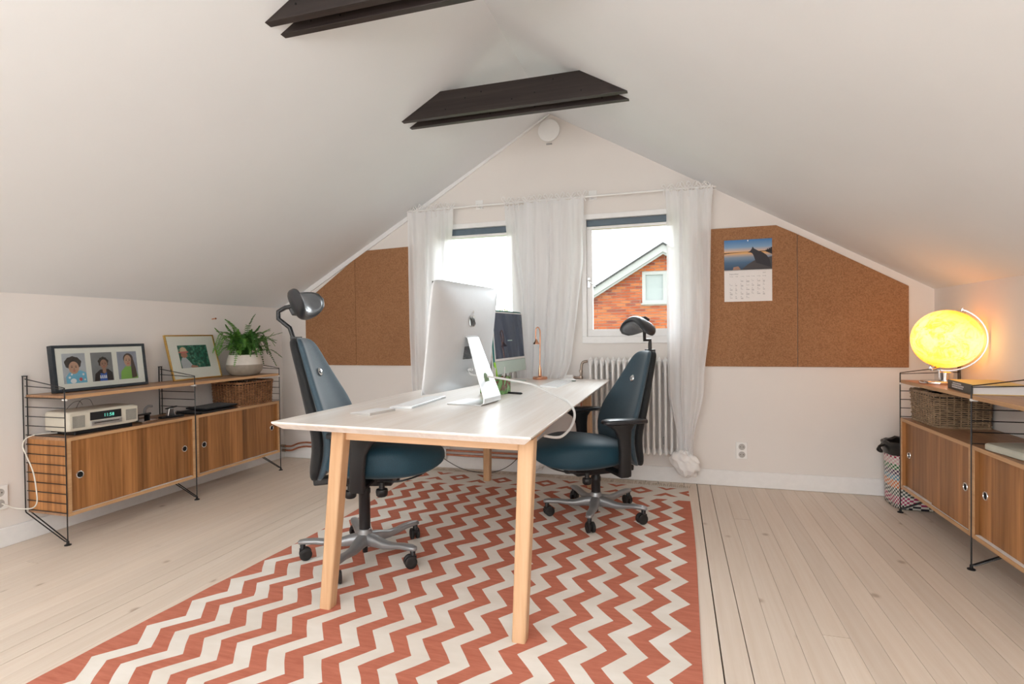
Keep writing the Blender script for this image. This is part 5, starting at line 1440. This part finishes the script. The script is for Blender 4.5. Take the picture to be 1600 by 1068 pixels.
for j in range(12):
    for i in range(48):
        fc = bm.faces.new((rows[j][i], rows[j][i + 1], rows[j + 1][i + 1], rows[j + 1][i]))
        for lp, (ii, jj) in zip(fc.loops, ((i, j), (i + 1, j), (i + 1, j + 1), (i, j + 1))): lp[uvl].uv = (ii / 48, jj / 12)
bm.faces.new(rows[0][:-1])
o = obj('woven_wall', bm, mk_bin(), t, smooth=True, auto=False)
bm = BM(); rings = []
RB = random.Random(4)
for (dr, z) in ((.003, .315), (.009, .325), (.010, .355), (.012, .385), (.004, .395), (-.012, .388), (-.02, .34), (-.03, .2)):
    rings.append([((.146 + dr + .010 * noise.noise(Vector((cos(2 * pi * k / 40) * 3, sin(2 * pi * k / 40) * 3, z * 20)))) * cos(2 * pi * k / 40), (.146 + dr + .010 * noise.noise(Vector((cos(2 * pi * k / 40) * 3, sin(2 * pi * k / 40) * 3, z * 20 + 5)))) * sin(2 * pi * k / 40), z + .012 * noise.noise(Vector((k * .6, z * 9, 2)))) for k in range(40)])
loft(bm, rings, cap=False); obj('bin_liner', bm, plain('black_bin_liner', (.012, .012, .012), .3), t, smooth=True)
bm = BM(); tube(bm, smooth_path([(-.15, -.02, .37), (-.185, -.03, .36), (-.175, -.04, .33), (-.19, -.02, .34), (-.16, 0, .37)], 4), .008, 6); obj('liner_knot', bm, MATS['black_bin_liner'], t, smooth=True)

# ------------------------------------------------------------------ outdoors
M_BRICK = []
for i, c_ in enumerate(((.56, .145, .045), (.46, .105, .036), (.60, .19, .065), (.34, .085, .045))):
    M_BRICK.append(plain('brick_%s' % ('orange', 'red', 'light', 'dusky')[i], tuple(q * .82 for q in c_), .9, spec=.2, var=.12, nscale=1.5, bmp=.2, bscale=60))
M_MORT = plain('pale_mortar', (.52, .42, .35), .95)
HY = 15.0
house = thing('brick_house', 'red brick gable house with white bargeboards seen through the right window', 'house', (-.29, HY, -3.0))
RX, RZ, RS = 0.0, 6.20, .605     # ridge in house coords (z above the house base)
def hroof(x_): return RZ - RS * abs(x_)
HW_ = 3.4
bm = BM(); WX0, WX1, WZ0, WZ1 = -.55, .55, 4.84, 5.68
def hp(pts): prism(bm, [(a, .02, b_) for a, b_ in pts], (0, 6, 0))
hp([(-HW_, 0), (WX0, 0), (WX0, hroof(WX0)), (-HW_, hroof(-HW_))]); hp([(WX1, 0), (HW_, 0), (HW_, hroof(HW_)), (WX1, hroof(WX1))])
hp([(WX0, 0), (WX1, 0), (WX1, WZ0), (WX0, WZ0)]); hp([(WX0, WZ1), (WX1, WZ1), (WX1, hroof(WX1)), (0, RZ), (WX0, hroof(WX0))])
obj('mortar_wall', bm, M_MORT, house)
brick_me = []
BL, BH = .238, .060
for m_ in M_BRICK:
    b2 = BM(); box(b2, (0, 0, 0), (BL, .05, BH)); bmesh.ops.recalc_face_normals(b2, faces=b2.faces); me = bpy.data.meshes.new('brick'); b2.to_mesh(me); b2.free(); me.materials.append(m_); brick_me.append(me)
rest = BM()
RBk = random.Random(5)
row = 0; z = .04
cnt = 0
while z < RZ:
    x_ = -HW_ + (0 if row % 2 else -.1265)
    while x_ < HW_:
        a, b_ = x_, x_ + BL
        ztop = z + BH / 2
        lim = (RZ - ztop) / RS - .02
        aa, bb = max(a, -min(HW_, lim)), min(b_, min(HW_, lim))
        segs = [(aa, bb)]
        if z + BH / 2 > WZ0 and z - BH / 2 < WZ1:
            segs = [(aa, min(bb, WX0)), (max(aa, WX1), bb)]
        for sa, sb in segs:
            if sb - sa < .04: continue
            vis = (-2.05 < (sa + sb) / 2 < .12) and z > 4.02
            if vis and cnt < 296:
                o = bpy.data.objects.new('brick', brick_me[RBk.choices((0, 1, 2, 3), (5, 4, 3, 1.6))[0]]); COL.objects.link(o); o.parent = house
                o.location = ((sa + sb) / 2, .012 + RBk.uniform(-.003, .003), z); o.scale = ((sb - sa) / BL, 1, 1); cnt += 1
            else:
                n0 = len(rest.faces); box(rest, ((sa + sb) / 2, .012, z), (sb - sa, .05, BH)); rest.faces.ensure_lookup_table()
                mi = RBk.choices((0, 1, 2, 3), (5, 4, 3, 1.6))[0]
                for f_ in range(n0, len(rest.faces)): rest.faces[f_].material_index = mi
        x_ += BL + .017
    z += BH + .017; row += 1
obj('brickwork', rest, M_BRICK, house)['kind'] = 'stuff'
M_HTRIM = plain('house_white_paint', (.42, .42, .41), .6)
for s in (-1, 1):
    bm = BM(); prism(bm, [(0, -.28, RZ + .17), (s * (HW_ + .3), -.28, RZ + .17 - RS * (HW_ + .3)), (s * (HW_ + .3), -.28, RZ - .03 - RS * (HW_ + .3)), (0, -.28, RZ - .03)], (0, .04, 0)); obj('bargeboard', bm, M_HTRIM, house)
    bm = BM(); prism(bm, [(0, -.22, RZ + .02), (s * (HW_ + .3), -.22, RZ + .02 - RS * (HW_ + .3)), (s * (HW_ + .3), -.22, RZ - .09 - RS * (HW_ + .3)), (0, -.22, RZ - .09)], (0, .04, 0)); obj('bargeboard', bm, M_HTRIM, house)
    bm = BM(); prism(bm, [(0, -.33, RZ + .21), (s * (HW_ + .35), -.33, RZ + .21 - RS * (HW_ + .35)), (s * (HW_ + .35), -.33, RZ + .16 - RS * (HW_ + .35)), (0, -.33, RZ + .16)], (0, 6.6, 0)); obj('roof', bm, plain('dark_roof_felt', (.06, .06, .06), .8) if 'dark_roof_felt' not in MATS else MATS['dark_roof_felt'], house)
bm = BM()
for x0, x1, z0, z1 in ((WX0, WX1, WZ0, WZ0 + .08), (WX0, WX1, WZ1 - .08, WZ1), (WX0, WX0 + .09, WZ0 + .08, WZ1 - .08), (WX1 - .09, WX1, WZ0 + .08, WZ1 - .08), (-.01, .12, WZ0 + .08, WZ1 - .08)): box(bm, ((x0 + x1) / 2, .03, (z0 + z1) / 2), (x1 - x0, .09, z1 - z0))
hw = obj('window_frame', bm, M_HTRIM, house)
bm = BM(); box(bm, (0, .06, (WZ0 + WZ1) / 2), (WX1 - WX0 - .1, .01, WZ1 - WZ0 - .1)); obj('pane', bm, plain('reflecting_dark_glass', (.30, .34, .33), .08, spec=1.0), hw)
bm = BM(); box(bm, (0, -.04, WZ0 - .02), (WX1 - WX0 + .08, .14, .03)); obj('window_sill', bm, M_HTRIM, hw)
# garden ground
bm = BM(); box(bm, (-5, 50, -3.1), (160, 90, .2)); o = obj('ground', bm, plain('spring_lawn', (.16, .22, .06), .95, var=.3, nscale=2)); o['kind'] = 'structure'
# pale spring trees beyond
M_TWIG = plain('tree_bark', (.16, .12, .09), .9); M_SPR = plain('young_yellow_leaves', (.42, .40, .12), .8, var=.3, nscale=3)
RT = random.Random(21)
def tree(label, x_, y_, h_, r_, seed):
    R = random.Random(seed)
    t = thing('spring_tree', label, 'tree', (x_, y_, -3.0), 0, 'trees beyond the left window')
    bm = BM(); tube(bm, [(0, 0, 0), (.1, 0, h_ * .4), (.0, .1, h_ * .8), (.05, 0, h_)], .15, 8, rs=[.2, .15, .08, .02])
    for k in range(26):
        z0 = h_ * R.uniform(.3, .85); a = R.uniform(0, 6.28); L = r_ * R.uniform(.6, 1.1)
        tube(bm, [(0, 0, z0), (cos(a) * L * .5, sin(a) * L * .5, z0 + L * .35), (cos(a) * L, sin(a) * L, z0 + L * R.uniform(.5, .8))], .03, 5, rs=[.05, .03, .01])
    obj('trunk', bm, M_TWIG, t)
    bm = BM()
    for k in range(2600):
        while True:
            p = Vector((R.uniform(-1, 1), R.uniform(-1, 1), R.uniform(-1, 1)))
            if p.length < 1: break
        p = Vector((p.x * r_, p.y * r_, h_ * .68 + p.z * h_ * .36))
        s = R.uniform(.05, .10); d1 = Vector((R.uniform(-1, 1), R.uniform(-1, 1), R.uniform(-1, 1))).normalized() * s; d2 = d1.cross(Vector((R.uniform(-1, 1), R.uniform(-1, 1), 1))).normalized() * s * .6
        poly(bm, [p - d1, p + d2, p + d1, p - d2])
    obj('foliage', bm, M_SPR, t)['kind'] = 'stuff'
tree('pale spring tree beyond the left window, the left one', -11.2, 30, 5.6, 1.5, 1)
tree('pale spring tree beyond the left window, the right one', -8.7, 27, 5.2, 1.3, 2)
